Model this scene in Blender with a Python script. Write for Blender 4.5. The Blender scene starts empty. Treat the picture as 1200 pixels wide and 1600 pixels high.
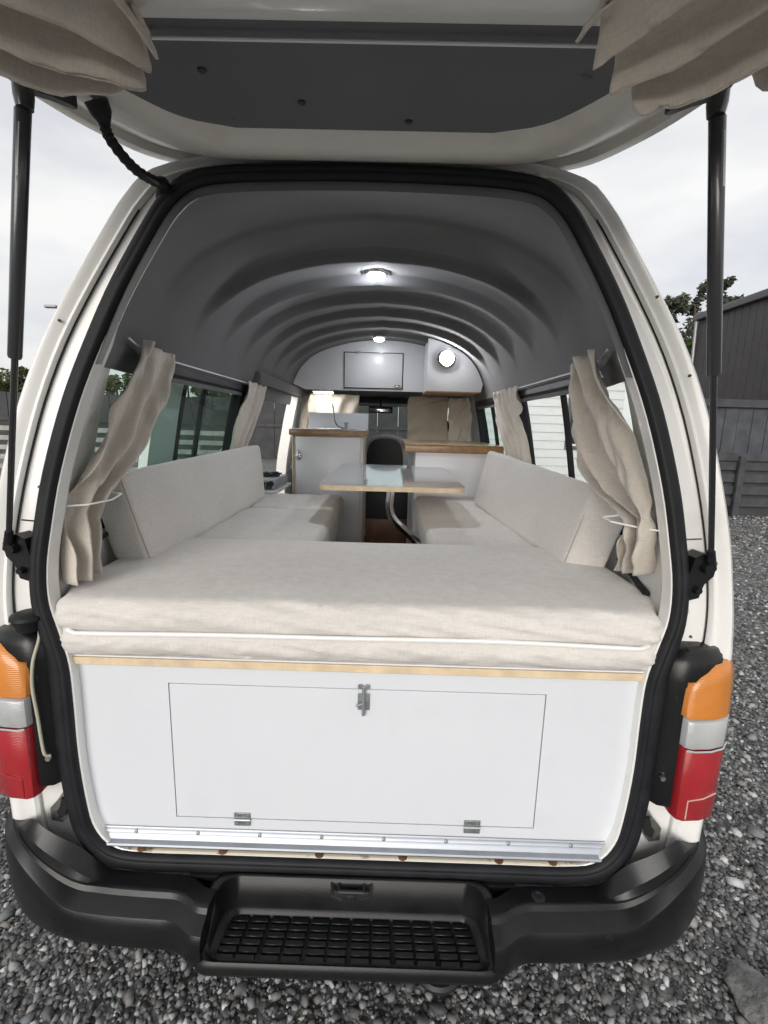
import bpy, bmesh, math, random
import numpy as np
from mathutils import Vector, noise as mnoise
R = math.radians
rng = random.Random(7)

# ------------------------------------------------------------------ camera, sky, sun, exposure
scn = bpy.context.scene
cam_d = bpy.data.cameras.new('camera'); cam = bpy.data.objects.new('camera', cam_d)
scn.collection.objects.link(cam); scn.camera = cam
cam_d.sensor_fit = 'VERTICAL'; cam_d.sensor_height = 24.0; cam_d.lens = 24.0*740/1600
cam_d.clip_start = 0.02; cam_d.clip_end = 2000
CP, CYW, CRL = R(10.5), R(0.5), R(1.5)
fw = Vector((-math.sin(CYW)*math.cos(CP), math.cos(CYW)*math.cos(CP), -math.sin(CP)))
r0 = fw.cross(Vector((0, 0, 1))).normalized(); u0 = r0.cross(fw)
rx = r0*math.cos(CRL)+u0*math.sin(CRL); ux = u0*math.cos(CRL)-r0*math.sin(CRL)
from mathutils import Matrix
mw = Matrix((rx, ux, -fw)).transposed().to_4x4(); mw.translation = Vector((0.063, 0, 1.66))
cam.matrix_world = mw

SUN_EL, SUN_AZ = R(17), R(196)      # azimuth clockwise from +Y : behind the camera, a little left
w = bpy.data.worlds.new('World'); scn.world = w; w.use_nodes = True
nt = w.node_tree; nt.nodes.clear(); N = nt.nodes.new; L = nt.links.new
out = N('ShaderNodeOutputWorld'); bg = N('ShaderNodeBackground'); bg.inputs['Strength'].default_value = 0.1
sky = N('ShaderNodeTexSky'); sky.sky_type = 'NISHITA'; sky.sun_disc = False
sky.sun_elevation = SUN_EL; sky.sun_rotation = SUN_AZ; sky.dust_density = 2.0
tc = N('ShaderNodeTexCoord'); mp = N('ShaderNodeMapping'); mp.inputs['Scale'].default_value = (1.6, 1.6, 4.5)
n1 = N('ShaderNodeTexNoise'); n1.inputs['Scale'].default_value = 1.7; n1.inputs['Detail'].default_value = 6; n1.inputs['Roughness'].default_value = .52
cr = N('ShaderNodeValToRGB')
cr.color_ramp.elements[0].position = .34; cr.color_ramp.elements[0].color = (4.0, 4.05, 4.25, 1)
cr.color_ramp.elements[1].position = .66; cr.color_ramp.elements[1].color = (5.6, 5.5, 5.35, 1)
mx = N('ShaderNodeMix'); mx.data_type = 'RGBA'; mx.inputs[0].default_value = .9
L(tc.outputs['Generated'], mp.inputs[0]); L(mp.outputs[0], n1.inputs['Vector']); L(n1.outputs['Fac'], cr.inputs[0])
L(sky.outputs[0], mx.inputs[6]); L(cr.outputs[0], mx.inputs[7]); L(mx.outputs[2], bg.inputs[0]); L(bg.outputs[0], out.inputs[0])

sd = bpy.data.lights.new('sun', 'SUN'); sd.energy = 1.25; sd.angle = R(40); sd.color = (1, .965, .92)
sun = bpy.data.objects.new('sun', sd); scn.collection.objects.link(sun)
sdir = Vector((math.sin(SUN_AZ)*math.cos(SUN_EL), math.cos(SUN_AZ)*math.cos(SUN_EL), math.sin(SUN_EL)))
sun.rotation_euler = sdir.to_track_quat('Z', 'Y').to_euler(); sun.location = sdir*20
vs = scn.view_settings; vs.view_transform = 'Standard'; vs.look = 'None'; vs.exposure = 0.88; vs.gamma = 1; vs.use_curve_mapping = False
scn.cycles.use_denoising = True; scn.cycles.max_bounces = 8; scn.cycles.diffuse_bounces = 4; scn.cycles.glossy_bounces = 3; scn.cycles.use_adaptive_sampling = True; scn.cycles.adaptive_threshold = .03
scn.cycles.transparent_max_bounces = 24; scn.cycles.caustics_reflective = False; scn.cycles.caustics_refractive = False
scn.cycles.sample_clamp_indirect = 6

# ------------------------------------------------------------------ materials
MATS = {}
def mat(name, col, rough=.5, metal=0., bump=None, var=None, coat=0., emit=None, spec=.5, sheen=0., dirt=None, weave=None, trans=None, ribs=None):
    """bump=(scale,strength,dist) noise relief; var=(scale,amount) colour variation; dirt=(scale,colour,low,high)"""
    m = bpy.data.materials.new(name); m.use_nodes = True; t = m.node_tree; b = t.nodes['Principled BSDF']
    b.inputs['Base Color'].default_value = (*col, 1); b.inputs['Roughness'].default_value = rough
    b.inputs['Metallic'].default_value = metal; b.inputs['Coat Weight'].default_value = coat
    b.inputs['Specular IOR Level'].default_value = spec; b.inputs['Sheen Weight'].default_value = sheen
    n, l = t.nodes.new, t.links.new
    co = n('ShaderNodeTexCoord').outputs['Object']
    cur = None
    if var:
        nz = n('ShaderNodeTexNoise'); nz.inputs['Scale'].default_value = var[0]; nz.inputs['Detail'].default_value = 5; l(co, nz.inputs['Vector'])
        rp = n('ShaderNodeValToRGB'); a = var[1]
        rp.color_ramp.elements[0].position = .3; rp.color_ramp.elements[1].position = .7
        rp.color_ramp.elements[0].color = (*[c*(1-a) for c in col], 1); rp.color_ramp.elements[1].color = (*[min(1, c*(1+a)) for c in col], 1)
        l(nz.outputs['Fac'], rp.inputs[0]); cur = rp.outputs[0]
        rr = n('ShaderNodeMapRange'); rr.inputs['To Min'].default_value = max(0, rough-.08); rr.inputs['To Max'].default_value = min(1, rough+.1)
        l(nz.outputs['Fac'], rr.inputs['Value']); l(rr.outputs[0], b.inputs['Roughness'])
    if dirt:
        nz = n('ShaderNodeTexNoise'); nz.inputs['Scale'].default_value = dirt[0]; nz.inputs['Detail'].default_value = 8; nz.inputs['Roughness'].default_value = .65; l(co, nz.inputs['Vector'])
        rp = n('ShaderNodeMapRange'); rp.inputs['From Min'].default_value = dirt[2]; rp.inputs['From Max'].default_value = dirt[3]; l(nz.outputs['Fac'], rp.inputs['Value'])
        mxx = n('ShaderNodeMix'); mxx.data_type = 'RGBA'; l(rp.outputs[0], mxx.inputs[0])
        mxx.inputs[6].default_value = (*col, 1); mxx.inputs[7].default_value = (*dirt[1], 1)
        if cur: l(cur, mxx.inputs[6])
        cur = mxx.outputs[2]
    if cur: l(cur, b.inputs['Base Color'])
    hs = []
    if bump:
        nz = n('ShaderNodeTexNoise'); nz.inputs['Scale'].default_value = bump[0]; nz.inputs['Detail'].default_value = 6; l(co, nz.inputs['Vector'])
        bp = n('ShaderNodeBump'); bp.inputs['Strength'].default_value = bump[1]; bp.inputs['Distance'].default_value = bump[2]
        l(nz.outputs['Fac'], bp.inputs['Height']); l(bp.outputs[0], b.inputs['Normal']); hs.append(bp)
    if weave:
        hts = []
        for sc3 in ((1, 1, .12), (.12, .12, 1)):
            mpg = n('ShaderNodeMapping'); mpg.inputs['Scale'].default_value = sc3; l(co, mpg.inputs[0])
            nz = n('ShaderNodeTexNoise'); nz.inputs['Scale'].default_value = weave[0]; nz.inputs['Detail'].default_value = 2; l(mpg.outputs[0], nz.inputs['Vector']); hts.append(nz.outputs['Fac'])
        ad = n('ShaderNodeMath'); ad.operation = 'ADD'; l(hts[0], ad.inputs[0]); l(hts[1], ad.inputs[1])
        bp = n('ShaderNodeBump'); bp.inputs['Strength'].default_value = weave[1]; bp.inputs['Distance'].default_value = .002
        l(ad.outputs[0], bp.inputs['Height'])
        if hs: l(hs[-1].outputs[0], bp.inputs['Normal'])
        l(bp.outputs[0], b.inputs['Normal'])
        mr = n('ShaderNodeMapRange'); mr.inputs['From Min'].default_value = .7; mr.inputs['From Max'].default_value = 1.3; mr.inputs['To Min'].default_value = .91; mr.inputs['To Max'].default_value = 1.06; l(ad.outputs[0], mr.inputs['Value'])
        mm = n('ShaderNodeMix'); mm.data_type = 'RGBA'; mm.blend_type = 'MULTIPLY'; mm.inputs[0].default_value = 1
        if cur: l(cur, mm.inputs[6])
        else: mm.inputs[6].default_value = (*col, 1)
        l(mr.outputs[0], mm.inputs[7]); l(mm.outputs[2], b.inputs['Base Color'])
    if ribs:
        wv = n('ShaderNodeTexWave'); wv.bands_direction = 'Z'; wv.inputs['Scale'].default_value = ribs; wv.inputs['Distortion'].default_value = .3; l(co, wv.inputs['Vector'])
        bp = n('ShaderNodeBump'); bp.inputs['Strength'].default_value = .16; bp.inputs['Distance'].default_value = .003
        l(wv.outputs['Fac'], bp.inputs['Height']); l(bp.outputs[0], b.inputs['Normal'])
    if emit:
        b.inputs['Emission Color'].default_value = (*emit[0], 1); b.inputs['Emission Strength'].default_value = emit[1]
    if trans: b.inputs['Transmission Weight'].default_value = trans
    MATS[name] = m; return m

def glass_mat(name, tint, gloss=.07, rough=.02):
    m = bpy.data.materials.new(name); m.use_nodes = True; t = m.node_tree; t.nodes.clear(); n, l = t.nodes.new, t.links.new
    o = n('ShaderNodeOutputMaterial'); tr = n('ShaderNodeBsdfTransparent'); gl = n('ShaderNodeBsdfGlossy'); mi = n('ShaderNodeMixShader'); fr = n('ShaderNodeValue')
    tr.inputs[0].default_value = (*tint, 1); gl.inputs['Roughness'].default_value = rough; fr.outputs[0].default_value = gloss
    l(fr.outputs[0], mi.inputs[0]); l(tr.outputs[0], mi.inputs[1]); l(gl.outputs[0], mi.inputs[2]); l(mi.outputs[0], o.inputs[0])
    MATS[name] = m; return m

mat('paint', (.84, .84, .82), .28, coat=.4, dirt=(3.2, (.62, .60, .54), .60, .88), bump=(2.5, .05, .01))
mat('paint_gate', (.80, .785, .73), .38, coat=.2, dirt=(3.0, (.55, .51, .42), .55, .9), bump=(14, .08, .004))
mat('jamb', (.80, .80, .78), .4, dirt=(9, (.42, .38, .30), .58, .8))
mat('cream_rust', (.62, .57, .45), .5, dirt=(16, (.12, .06, .025), .55, .66))
mat('hose', (.45, .44, .34), .6)
mat('rust', (.16, .075, .03), .8, var=(60, .4))
mat('rubber', (.012, .013, .016), .55, spec=.3, var=(20, .3), bump=(160, .12, .002))
mat("plastic", (.007, .0074, .0082), .28, spec=.4, var=(7, .4), bump=(420, .22, .0015), dirt=(46, (.024, .024, .023), .60, .78))
mat('plastic_wet', (.008, .0085, .009), .34, spec=.35, var=(9, .5), bump=(300, .2, .0015))
mat('black', (.012, .012, .013), .5, var=(30, .3))
mat('dark_gap', (.01, .01, .01), .9)
mat('liner', (.14, .14, .143), .95, spec=.12, var=(5, .07), bump=(700, .35, .002), sheen=.15)
mat('trim_dark', (.17, .174, .188), .9, spec=.15, var=(4, .08), bump=(600, .3, .002), dirt=(14, (.05, .05, .055), .68, .8))
mat('white_panel', (.70, .725, .77), .36, var=(2.0, .025), dirt=(7, (.66, .685, .73), .56, .8), bump=(3, .05, .004))
mat('white_lam', (.80, .80, .83), .3, var=(2.0, .02))
mat('fabric', (.69, .66, .625), .95, var=(3.5, .05), bump=(45, .12, .006), weave=(330, .3), sheen=.2)
mat('fabric_top', (.68, .655, .62), .95, var=(3, .05), bump=(30, .1, .006), weave=(330, .3), sheen=.2)
mat('curtain', (.64, .585, .515), .95, var=(6, .06), bump=(60, .12, .004), weave=(360, .3), sheen=.25)
mat('curtain_b', (.55, .48, .40), .95, var=(6, .08), bump=(60, .15, .004), weave=(360, .3), sheen=.2)
mat('seam', (.40, .37, .33), .9)
mat('piping', (.88, .88, .88), .5)
mat('ply', (.70, .56, .38), .55, var=(26, .14), bump=(180, .15, .002))
mat('ply_dark', (.40, .27, .15), .5, var=(22, .25))
mat('timber_edge', (.34, .19, .085), .4, var=(22, .28), coat=.3)
mat('counter_top', (.52, .38, .22), .28, var=(14, .2), coat=.4)
mat('table_lam', (.52, .545, .56), .1, coat=.5)
mat('alu', (.46, .49, .53), .5, metal=1, bump=(200, .05, .001), var=(12, .06))
mat('zinc', (.42, .44, .42), .42, metal=.9, var=(80, .2))
mat('chrome', (.78, .78, .8), .08, metal=1)
mat('strut_paint', (.035, .037, .042), .3, coat=.5)
mat('steel_rod', (.10, .10, .105), .22, metal=.9)
mat('amber_lens', (.62, .22, .035), .24, coat=.5, var=(9, .12), ribs=70)
mat('clear_lens', (.46, .475, .48), .2, coat=.5, var=(12, .15), ribs=95)
mat('red_lens', (.36, .018, .024), .22, coat=.5, var=(9, .18), ribs=80)
mat('faded', (.62, .42, .38), .5)
mat('floor_wood', (.11, .055, .03), .35, var=(18, .3))
mat('cab_grey', (.62, .63, .62), .5)
mat('dash_black', (.012, .013, .014), .45)
mat('tyre', (.02, .02, .02), .85)
mat('lamp_lens', (.9, .9, .9), .3, emit=((.93, .97, 1.0), 55))
mat('lamp_dim', (.8, .8, .82), .25, emit=((.9, .93, 1.0), 120))
mat('lamp_lens_b', (.9, .9, .9), .3, emit=((.95, .97, 1.0), 110))
mat('strip_lens', (.9, .9, .85), .3, emit=((1, .97, .9), 22))
glass_mat('glass', (.62, .74, .71)); glass_mat('glass_clear', (.88, .93, .92)); glass_mat('glass_screen', (.74, .84, .82))
mat('shed_clad', (.062, .058, .059), .55, var=(3, .15)); mat('shed_trim', (.11, .108, .108), .6)
mat('fence_dark', (.052, .055, .06), .75, var=(5, .3), bump=(40, .3, .01))
mat('fence_board', (.060, .066, .076), .7, var=(4, .35), bump=(40, .3, .01))
mat('fence_far', (.05, .05, .053), .8, var=(2, .3))
mat('rail_grey', (.34, .33, .31), .85, var=(6, .25), bump=(60, .4, .01))
mat('house_white', (.72, .73, .73), .5, var=(3, .04)); mat('house_glass', (.03, .035, .04), .08)
mat('roof_grey', (.12, .12, .125), .5)
mat('bark', (.10, .075, .055), .9, var=(10, .4), bump=(30, .6, .02))
mat('leaf_pine', (.075, .085, .06), .8, var=(1.6, .5)); mat('leaf_green', (.13, .18, .05), .7, var=(2.0, .5)); mat('leaf_olive', (.085, .095, .035), .8, var=(.8, .6))
mat('dry_wood', (.30, .24, .16), .9, var=(20, .3)); mat('rock', (.17, .172, .17), .85, var=(16, .4), bump=(40, .9, .02))
mat('lamp_grey', (.35, .35, .36), .5, metal=.5)

def ground_mat():
    m = bpy.data.materials.new('ground'); m.use_nodes = True; t = m.node_tree; b = t.nodes['Principled BSDF']; n, l = t.nodes.new, t.links.new
    co = n('ShaderNodeTexCoord').outputs['Object']
    v = n('ShaderNodeTexVoronoi'); v.inputs['Scale'].default_value = 42; l(co, v.inputs['Vector'])
    bw = n('ShaderNodeRGBToBW'); l(v.outputs['Color'], bw.inputs[0])
    rp = n('ShaderNodeValToRGB'); e = rp.color_ramp.elements
    e[0].position = .2; e[0].color = (.07, .07, .071, 1); e[1].position = .72; e[1].color = (.20, .20, .198, 1)
    e2 = rp.color_ramp.elements.new(.86); e2.color = (.34, .33, .31, 1)
    l(bw.outputs[0], rp.inputs[0])
    nz = n('ShaderNodeTexNoise'); nz.inputs['Scale'].default_value = .7; nz.inputs['Detail'].default_value = 4; l(co, nz.inputs['Vector'])
    mr = n('ShaderNodeMapRange'); mr.inputs['To Min'].default_value = .65; mr.inputs['To Max'].default_value = 1.3; l(nz.outputs['Fac'], mr.inputs['Value'])
    mm = n('ShaderNodeMix'); mm.data_type = 'RGBA'; mm.blend_type = 'MULTIPLY'; mm.inputs[0].default_value = 1
    l(rp.outputs[0], mm.inputs[6]); l(mr.outputs[0], mm.inputs[7]); l(mm.outputs[2], b.inputs['Base Color'])
    b.inputs['Roughness'].default_value = .8
    bp = n('ShaderNodeBump'); bp.inputs['Strength'].default_value = .8; bp.inputs['Distance'].default_value = .015
    bp.invert = True; l(v.outputs['Distance'], bp.inputs['Height']); l(bp.outputs[0], b.inputs['Normal'])
    MATS['ground'] = m
ground_mat()
def stone_mat():
    m = bpy.data.materials.new('stone'); m.use_nodes = True; t = m.node_tree; b = t.nodes['Principled BSDF']; n, l = t.nodes.new, t.links.new
    a = n('ShaderNodeAttribute'); a.attribute_name = 'tone'
    co = n('ShaderNodeTexCoord').outputs['Object']; nz = n('ShaderNodeTexNoise'); nz.inputs['Scale'].default_value = 120; nz.inputs['Detail'].default_value = 4; l(co, nz.inputs['Vector'])
    mr = n('ShaderNodeMapRange'); mr.inputs['To Min'].default_value = .6; mr.inputs['To Max'].default_value = 1.4; l(nz.outputs['Fac'], mr.inputs['Value'])
    mm = n('ShaderNodeMix'); mm.data_type = 'RGBA'; mm.blend_type = 'MULTIPLY'; mm.inputs[0].default_value = 1
    l(a.outputs['Color'], mm.inputs[6]); l(mr.outputs[0], mm.inputs[7]); l(mm.outputs[2], b.inputs['Base Color']); b.inputs['Roughness'].default_value = .68
    MATS['stone'] = m
stone_mat()

# ------------------------------------------------------------------ helpers
COL = scn.collection; BASE = {}
def tag(o, label=None, cat=None, group=None, kind=None):
    if label: o['label'] = label
    if cat: o['category'] = cat
    if group: o['group'] = group
    if kind: o['kind'] = kind
    return o
def thing(name, label, cat, loc, group=None):
    o = bpy.data.objects.new(name, None); COL.objects.link(o); o.location = loc; o.empty_display_size = .1
    BASE[o] = Vector(loc); return tag(o, label, cat, group)
def part(name, VF, m, parent=None, base=(0, 0, 0), smooth=True, ang=38):
    V, F = VF
    off = BASE[parent] if parent else Vector(base)
    me = bpy.data.meshes.new(name)
    me.from_pydata([(v[0]-off.x, v[1]-off.y, v[2]-off.z) for v in V], [], F); me.update()
    if smooth:
        me.polygons.foreach_set('use_smooth', [True]*len(me.polygons)); me.set_sharp_from_angle(angle=R(ang))
    me.materials.append(MATS[m])
    o = bpy.data.objects.new(name, me); COL.objects.link(o)
    if parent: o.parent = parent
    else: o.location = off
    BASE[o] = off
    return o
def recalc(VF):
    bm = bmesh.new(); vs_ = [bm.verts.new(v) for v in VF[0]]
    for f in VF[1]:
        try: bm.faces.new([vs_[i] for i in f])
        except ValueError: pass
    bmesh.ops.recalc_face_normals(bm, faces=bm.faces[:])
    return bm_out(bm)
def bm_out(bm):
    bm.verts.index_update()
    r = ([v.co[:] for v in bm.verts], [[v.index for v in f.verts] for f in bm.faces]); bm.free(); return r
def box(a, b, bev=0., seg=2):
    bm = bmesh.new(); bmesh.ops.create_cube(bm, size=1)
    for v in bm.verts:
        v.co = Vector([(a[i]+b[i])/2+v.co[i]*(b[i]-a[i]) for i in range(3)])
    if bev: bmesh.ops.bevel(bm, geom=bm.edges[:], offset=bev, segments=seg, affect='EDGES', profile=.5)
    return bm_out(bm)
def join(*vfs):
    V, F = [], []
    for v, f in vfs:
        n = len(V); V += list(v); F += [[i+n for i in q] for q in f]
    return V, F
def xform(VF, M):
    return [(M @ Vector(v))[:] for v in VF[0]], VF[1]
def loft(loops, closed=True, cap=False):
    n = len(loops[0]); V = [p for lp in loops for p in lp]; F = []
    for i in range(len(loops)-1):
        for j in range(n if closed else n-1):
            k = (j+1) % n; F.append([i*n+j, i*n+k, (i+1)*n+k, (i+1)*n+j])
    if cap: F.append(list(range(n))[::-1]); F.append([(len(loops)-1)*n+j for j in range(n)])
    return V, F
def grid(fn, nu, nv):
    V = [fn(i/nu, j/nv) for j in range(nv+1) for i in range(nu+1)]
    F = [[j*(nu+1)+i, j*(nu+1)+i+1, (j+1)*(nu+1)+i+1, (j+1)*(nu+1)+i] for j in range(nv) for i in range(nu)]
    return V, F
def crom(P, sub, closed=False):
    P = [Vector(p) for p in P]; n = len(P); o = []
    for i in range(n if closed else n-1):
        a, b, c, d = (P[(i-1) % n] if closed or i > 0 else P[0]*2-P[1]), P[i], P[(i+1) % n], (P[(i+2) % n] if closed or i+2 < n else P[n-1]*2-P[n-2])
        for k in range(sub):
            t = k/sub; o.append(.5*((2*b)+(c-a)*t+(2*a-5*b+4*c-d)*t*t+(3*b-a-3*c+d)*t**3))
    if not closed: o.append(P[-1])
    return o
def tube(pts, r, n=10, cap=True, closed=False):
    pts = [Vector(p) for p in pts]; m = len(pts); loops = []; up = None
    for i in range(m):
        t = ((pts[(i+1) % m]-pts[i-1]) if closed else (pts[min(i+1, m-1)]-pts[max(i-1, 0)])).normalized()
        if up is None: up = t.orthogonal().normalized()
        up = (up-t*up.dot(t)).normalized(); s = t.cross(up); rr = r[i] if isinstance(r, (list, tuple)) else r
        loops.append([(pts[i]+(up*math.cos(2*math.pi*k/n)+s*math.sin(2*math.pi*k/n))*rr)[:] for k in range(n)])
    if closed: loops.append(loops[0]); return loft(loops)
    return loft(loops, cap=cap)
def lathe(prof, c, axis='z', n=24):
    c = Vector(c); loops = []
    for r, h in prof:
        lp = []
        for k in range(n):
            a = 2*math.pi*k/n; x, y = r*math.cos(a), r*math.sin(a)
            lp.append(tuple(c+{'z': Vector((x, y, h)), 'y': Vector((x, h, y)), 'x': Vector((h, x, y))}[axis]))
        loops.append(lp)
    return loft(loops, cap=True)
def sm(a, b, x):
    t = min(1, max(0, (x-a)/(b-a))); return t*t*(3-2*t)
def lerp(a, b, t): return a+(b-a)*t
def prism(poly, ax, a, b):
    """polygon in the two other axes, extruded along ax"""
    def P(q, h):
        return {'x': (h, q[0], q[1]), 'y': (q[0], h, q[1]), 'z': (q[0], q[1], h)}[ax]
    return recalc(loft([[P(q, a) for q in poly], [P(q, b) for q in poly]], cap=True))
def rrect(x0, x1, y0, y1, r, n=5):
    P = []
    for cx, cy, a0 in ((x1-r, y1-r, 0), (x0+r, y1-r, 90), (x0+r, y0+r, 180), (x1-r, y0+r, 270)):
        for k in range(n+1):
            a = R(a0+90*k/n); P.append((cx+r*math.cos(a), cy+r*math.sin(a)))
    return P
def cushion(C, rad, wr=.004, seed=0., puff=.0, res=.03, wscale=6., stretch=(1, 1, 1)):
    """soft block from eight corners C[i][j][k] (i across x, j along y, k up z); rounded edges, fine wrinkles"""
    C = [[[Vector(C[i][j][k]) for k in (0, 1)] for j in (0, 1)] for i in (0, 1)]
    d = [(C[1][0][0]-C[0][0][0]).length, (C[0][1][0]-C[0][0][0]).length, (C[0][0][1]-C[0][0][0]).length]
    n = [max(4, int(x/res)) for x in d]
    bm = bmesh.new(); bmesh.ops.create_cube(bm, size=2)
    V, F, idx = [], [], {}
    def vid(p):
        key = tuple(round(x, 5) for x in p)
        if key not in idx: idx[key] = len(V); V.append(p)
        return idx[key]
    bm.free()
    def ticks(k):   # denser near the edges
        o = [0]; a = min(.45, rad/d[k])
        o += [a*t for t in (.33, .66, 1)]
        m_ = max(2, n[k]); o += [a+(1-2*a)*t/m_ for t in range(1, m_)]
        o += [1-a*t for t in (1, .66, .33)]+[1]
        return o
    T = [ticks(k) for k in range(3)]
    for ax in range(3):
        b, c = (ax+1) % 3, (ax+2) % 3
        for s in (0, 1):
            for i in range(len(T[b])-1):
                for j in range(len(T[c])-1):
                    q = []
                    for (p_, q_) in ((i, j), (i+1, j), (i+1, j+1), (i, j+1)):
                        v = [0, 0, 0]; v[ax] = s; v[b] = T[b][p_]; v[c] = T[c][q_]; q.append(vid(tuple(v)))
                    F.append(q if s else q[::-1])
    O = []
    for v in V:
        loc = [v[k]*d[k] for k in range(3)]
        inn = [min(max(loc[k], rad), d[k]-rad) for k in range(3)]
        dv = Vector([loc[k]-inn[k] for k in range(3)])
        if dv.length > 1e-9:
            # only round, keep flat faces flat
            dv = dv.normalized()*rad if dv.length > rad else dv
        p = [inn[k]+dv[k] for k in range(3)]
        nrm = dv.normalized() if dv.length > 1e-6 else Vector((0, 0, 1))
        q = Vector((p[0]*stretch[0]*wscale+seed, p[1]*stretch[1]*wscale, p[2]*stretch[2]*wscale))
        h = wr*(mnoise.noise(q)+.5*mnoise.noise(q*2.3)) 
        u = [v[k]*2-1 for k in range(3)]
        pf = puff*(1-u[0]**4)*(1-u[1]**4) if abs(nrm.z) > .5 else puff*.5*(1-u[2]**2)
        p = [p[k]+nrm[k]*(h+pf) for k in range(3)]
        a, b, c = [p[k]/d[k] for k in range(3)]
        P = Vector((0, 0, 0))
        for i in (0, 1):
            for j in (0, 1):
                for k in (0, 1):
                    P += C[i][j][k]*((a if i else 1-a)*(b if j else 1-b)*(c if k else 1-c))
        O.append(P[:])
    return O, F
def corners(x0, x1, y0, y1, z0, z1):
    return [[[(x, y, z) for z in (z0, z1)] for y in (y0, y1)] for x in (x0, x1)]

# ------------------------------------------------------------------ ground
g = part('ground', grid(lambda u, v: (-400+800*u, -400+800*v, 0), 8, 8), 'ground'); tag(g, kind='structure')

# ------------------------------------------------------------------ the van
van = thing('campervan', 'white high-roof campervan seen from behind with its tailgate raised', 'van', (0, 3.0, 0))
OPN = [(0, .598), (.35, .598), (.53, .599), (.60, .615), (.638, .665), (.652, .74), (.660, .87), (.659, 1.0), (.661, 1.10), (.677, 1.18), (.692, 1.25), (.691, 1.33), (.677, 1.42), (.654, 1.54), (.613, 1.69), (.565, 1.815), (.51, 1.935), (.437, 2.058), (.400, 2.105), (.36, 2.133), (.29, 2.146), (.15, 2.152), (0, 2.154)]
OUT = [(0, .50), (.40, .50), (.62, .50), (.80, .50), (.866, .56), (.874, .70), (.877, .88), (.878, 1.0), (.877, 1.10), (.873, 1.165), (.862, 1.245), (.849, 1.33), (.834, 1.43), (.808, 1.55), (.772, 1.69), (.722, 1.825), (.655, 1.945), (.582, 2.06), (.532, 2.13), (.47, 2.183), (.33, 2.215), (.16, 2.23), (0, 2.235)]
FUL = [(0, .42), (.40, .42), (.65, .42), (.82, .45), (.870, .55), (.876, .70), (.880, .88), (.881, 1.0), (.880, 1.10), (.877, 1.17), (.870, 1.245), (.860, 1.34), (.845, 1.44), (.824, 1.555), (.798, 1.69), (.765, 1.835), (.748, 1.92), (.705, 2.03), (.648, 2.12), (.565, 2.20), (.43, 2.27), (.23, 2.32), (0, 2.335)]
def yr(z): return 1.0+.10*sm(1.2, 2.2, z)
SUB = 3
def dens(P): return [(p.x, p.y) for p in crom([(a, b, 0) for a, b in P], SUB)]
oP, uP, fP = dens(OPN), dens(OUT), dens(FUL)
NP = len(oP)     # 22*SUB+1
def frontY(p):   # nose shape
    i = p/SUB
    if i <= 10: return 5.18-.03*abs(i-6)/6
    if i <= 16: return lerp(5.15, 4.82, (i-10)/6)
    return lerp(4.82, 4.70, (i-16)/6)
def outer(y, k):
    """outer skin, half profile index k (fractional allowed), at depth y"""
    i = min(int(k), NP-2); t = k-i
    a = [lerp(uP[i][c], uP[i+1][c], t) for c in (0, 1)]; b = [lerp(fP[i][c], fP[i+1][c], t) for c in (0, 1)]
    s = sm(1.0, 1.6, y)
    x, z = lerp(a[0], b[0], s), lerp(a[1], b[1], s)
    f = sm(4.5, 5.3, y); x *= 1-.07*f
    return x, z
def inner(y, k):
    i = min(int(k), NP-2); t = k-i
    a = [lerp(oP[i][c], oP[i+1][c], t) for c in (0, 1)]
    b = [lerp(fP[i][c], fP[i+1][c], t) for c in (0, 1)]
    kk = k/SUB; r_ = sm(15.5, 21, kk)
    b = [max(0, b[0]-.05*(1-.3*r_)), b[1]-.055*r_+(.0)]
    if kk < 4: b[1] = max(b[1], .60)
    s = sm(1.0, 1.62, y)**.8
    return lerp(a[0], b[0], s), lerp(a[1], b[1], s)
def in_x(y, z):
    """inner half width at depth y and height z"""
    lo, hi = 4*SUB, 18*SUB
    for _ in range(24):
        m_ = (lo+hi)/2
        if inner(y, m_)[1] < z: lo = m_
        else: hi = m_
    return inner(y, lo)[0]
# ring round the rear opening, in loops from the opening edge to the body corner
def ring_loop(t, dy, off=0.):
    lp = []
    for k in range(NP):
        tt = t if t > 0 or k <= 15*SUB else .012
        x = lerp(oP[k][0], uP[k][0], tt); z = lerp(oP[k][1], uP[k][1], tt)
        lp.append((x, yr(z)+dy, z))
    return lp
def both(lp): return lp+[(-x, y, z) for x, y, z in lp[-2:0:-1]]
RING = [(-.022, .03), (-.022, -.004), (.0, -.006), (.12, .004), (.20, .024), (.25, .030), (.54, .030), (.586, .026), (.590, .036), (.600, .036), (.604, .018), (.64, .012), (.70, .016), (.78, .006), (.85, .003), (.91, .012), (.965, .032), (1.0, .075)]
ringV = loft([both(ring_loop(t, d)) for t, d in RING])
# outer sides and roof
KW0, KW1 = 11*SUB, 15*SUB          # window band
YS = [1.075, 1.2, 1.32, 1.45, 1.6, 1.9, 2.2, 2.58, 2.72, 2.88, 3.3, 3.72, 3.95, 4.06, 4.2, 4.5, 4.75]
ROWS = []
def side_faces(fn, y_list, ks, side, holes):
    V, F = [], []
    for y in y_list:
        for k in ks:
            x, z = fn(y, k); V.append((side*x, y if y > 1.08 or fn is inner else yr(z)+.075, z))
    n = len(ks)
    for i in range(len(y_list)-1):
        for j in range(n-1):
            ym, km = (y_list[i]+y_list[i+1])/2, (ks[j]+ks[j+1])/2
            if any(h[0] < ym < h[1] and h[2] < km < h[3] for h in holes): continue
            q = [i*n+j, i*n+j+1, (i+1)*n+j+1, (i+1)*n+j]
            F.append(q if side > 0 else q[::-1])
    return V, F
WIN_L = [(1.2, 2.58), ]; WIN_R = [(1.2, 2.58), (2.88, 3.72)]
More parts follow.
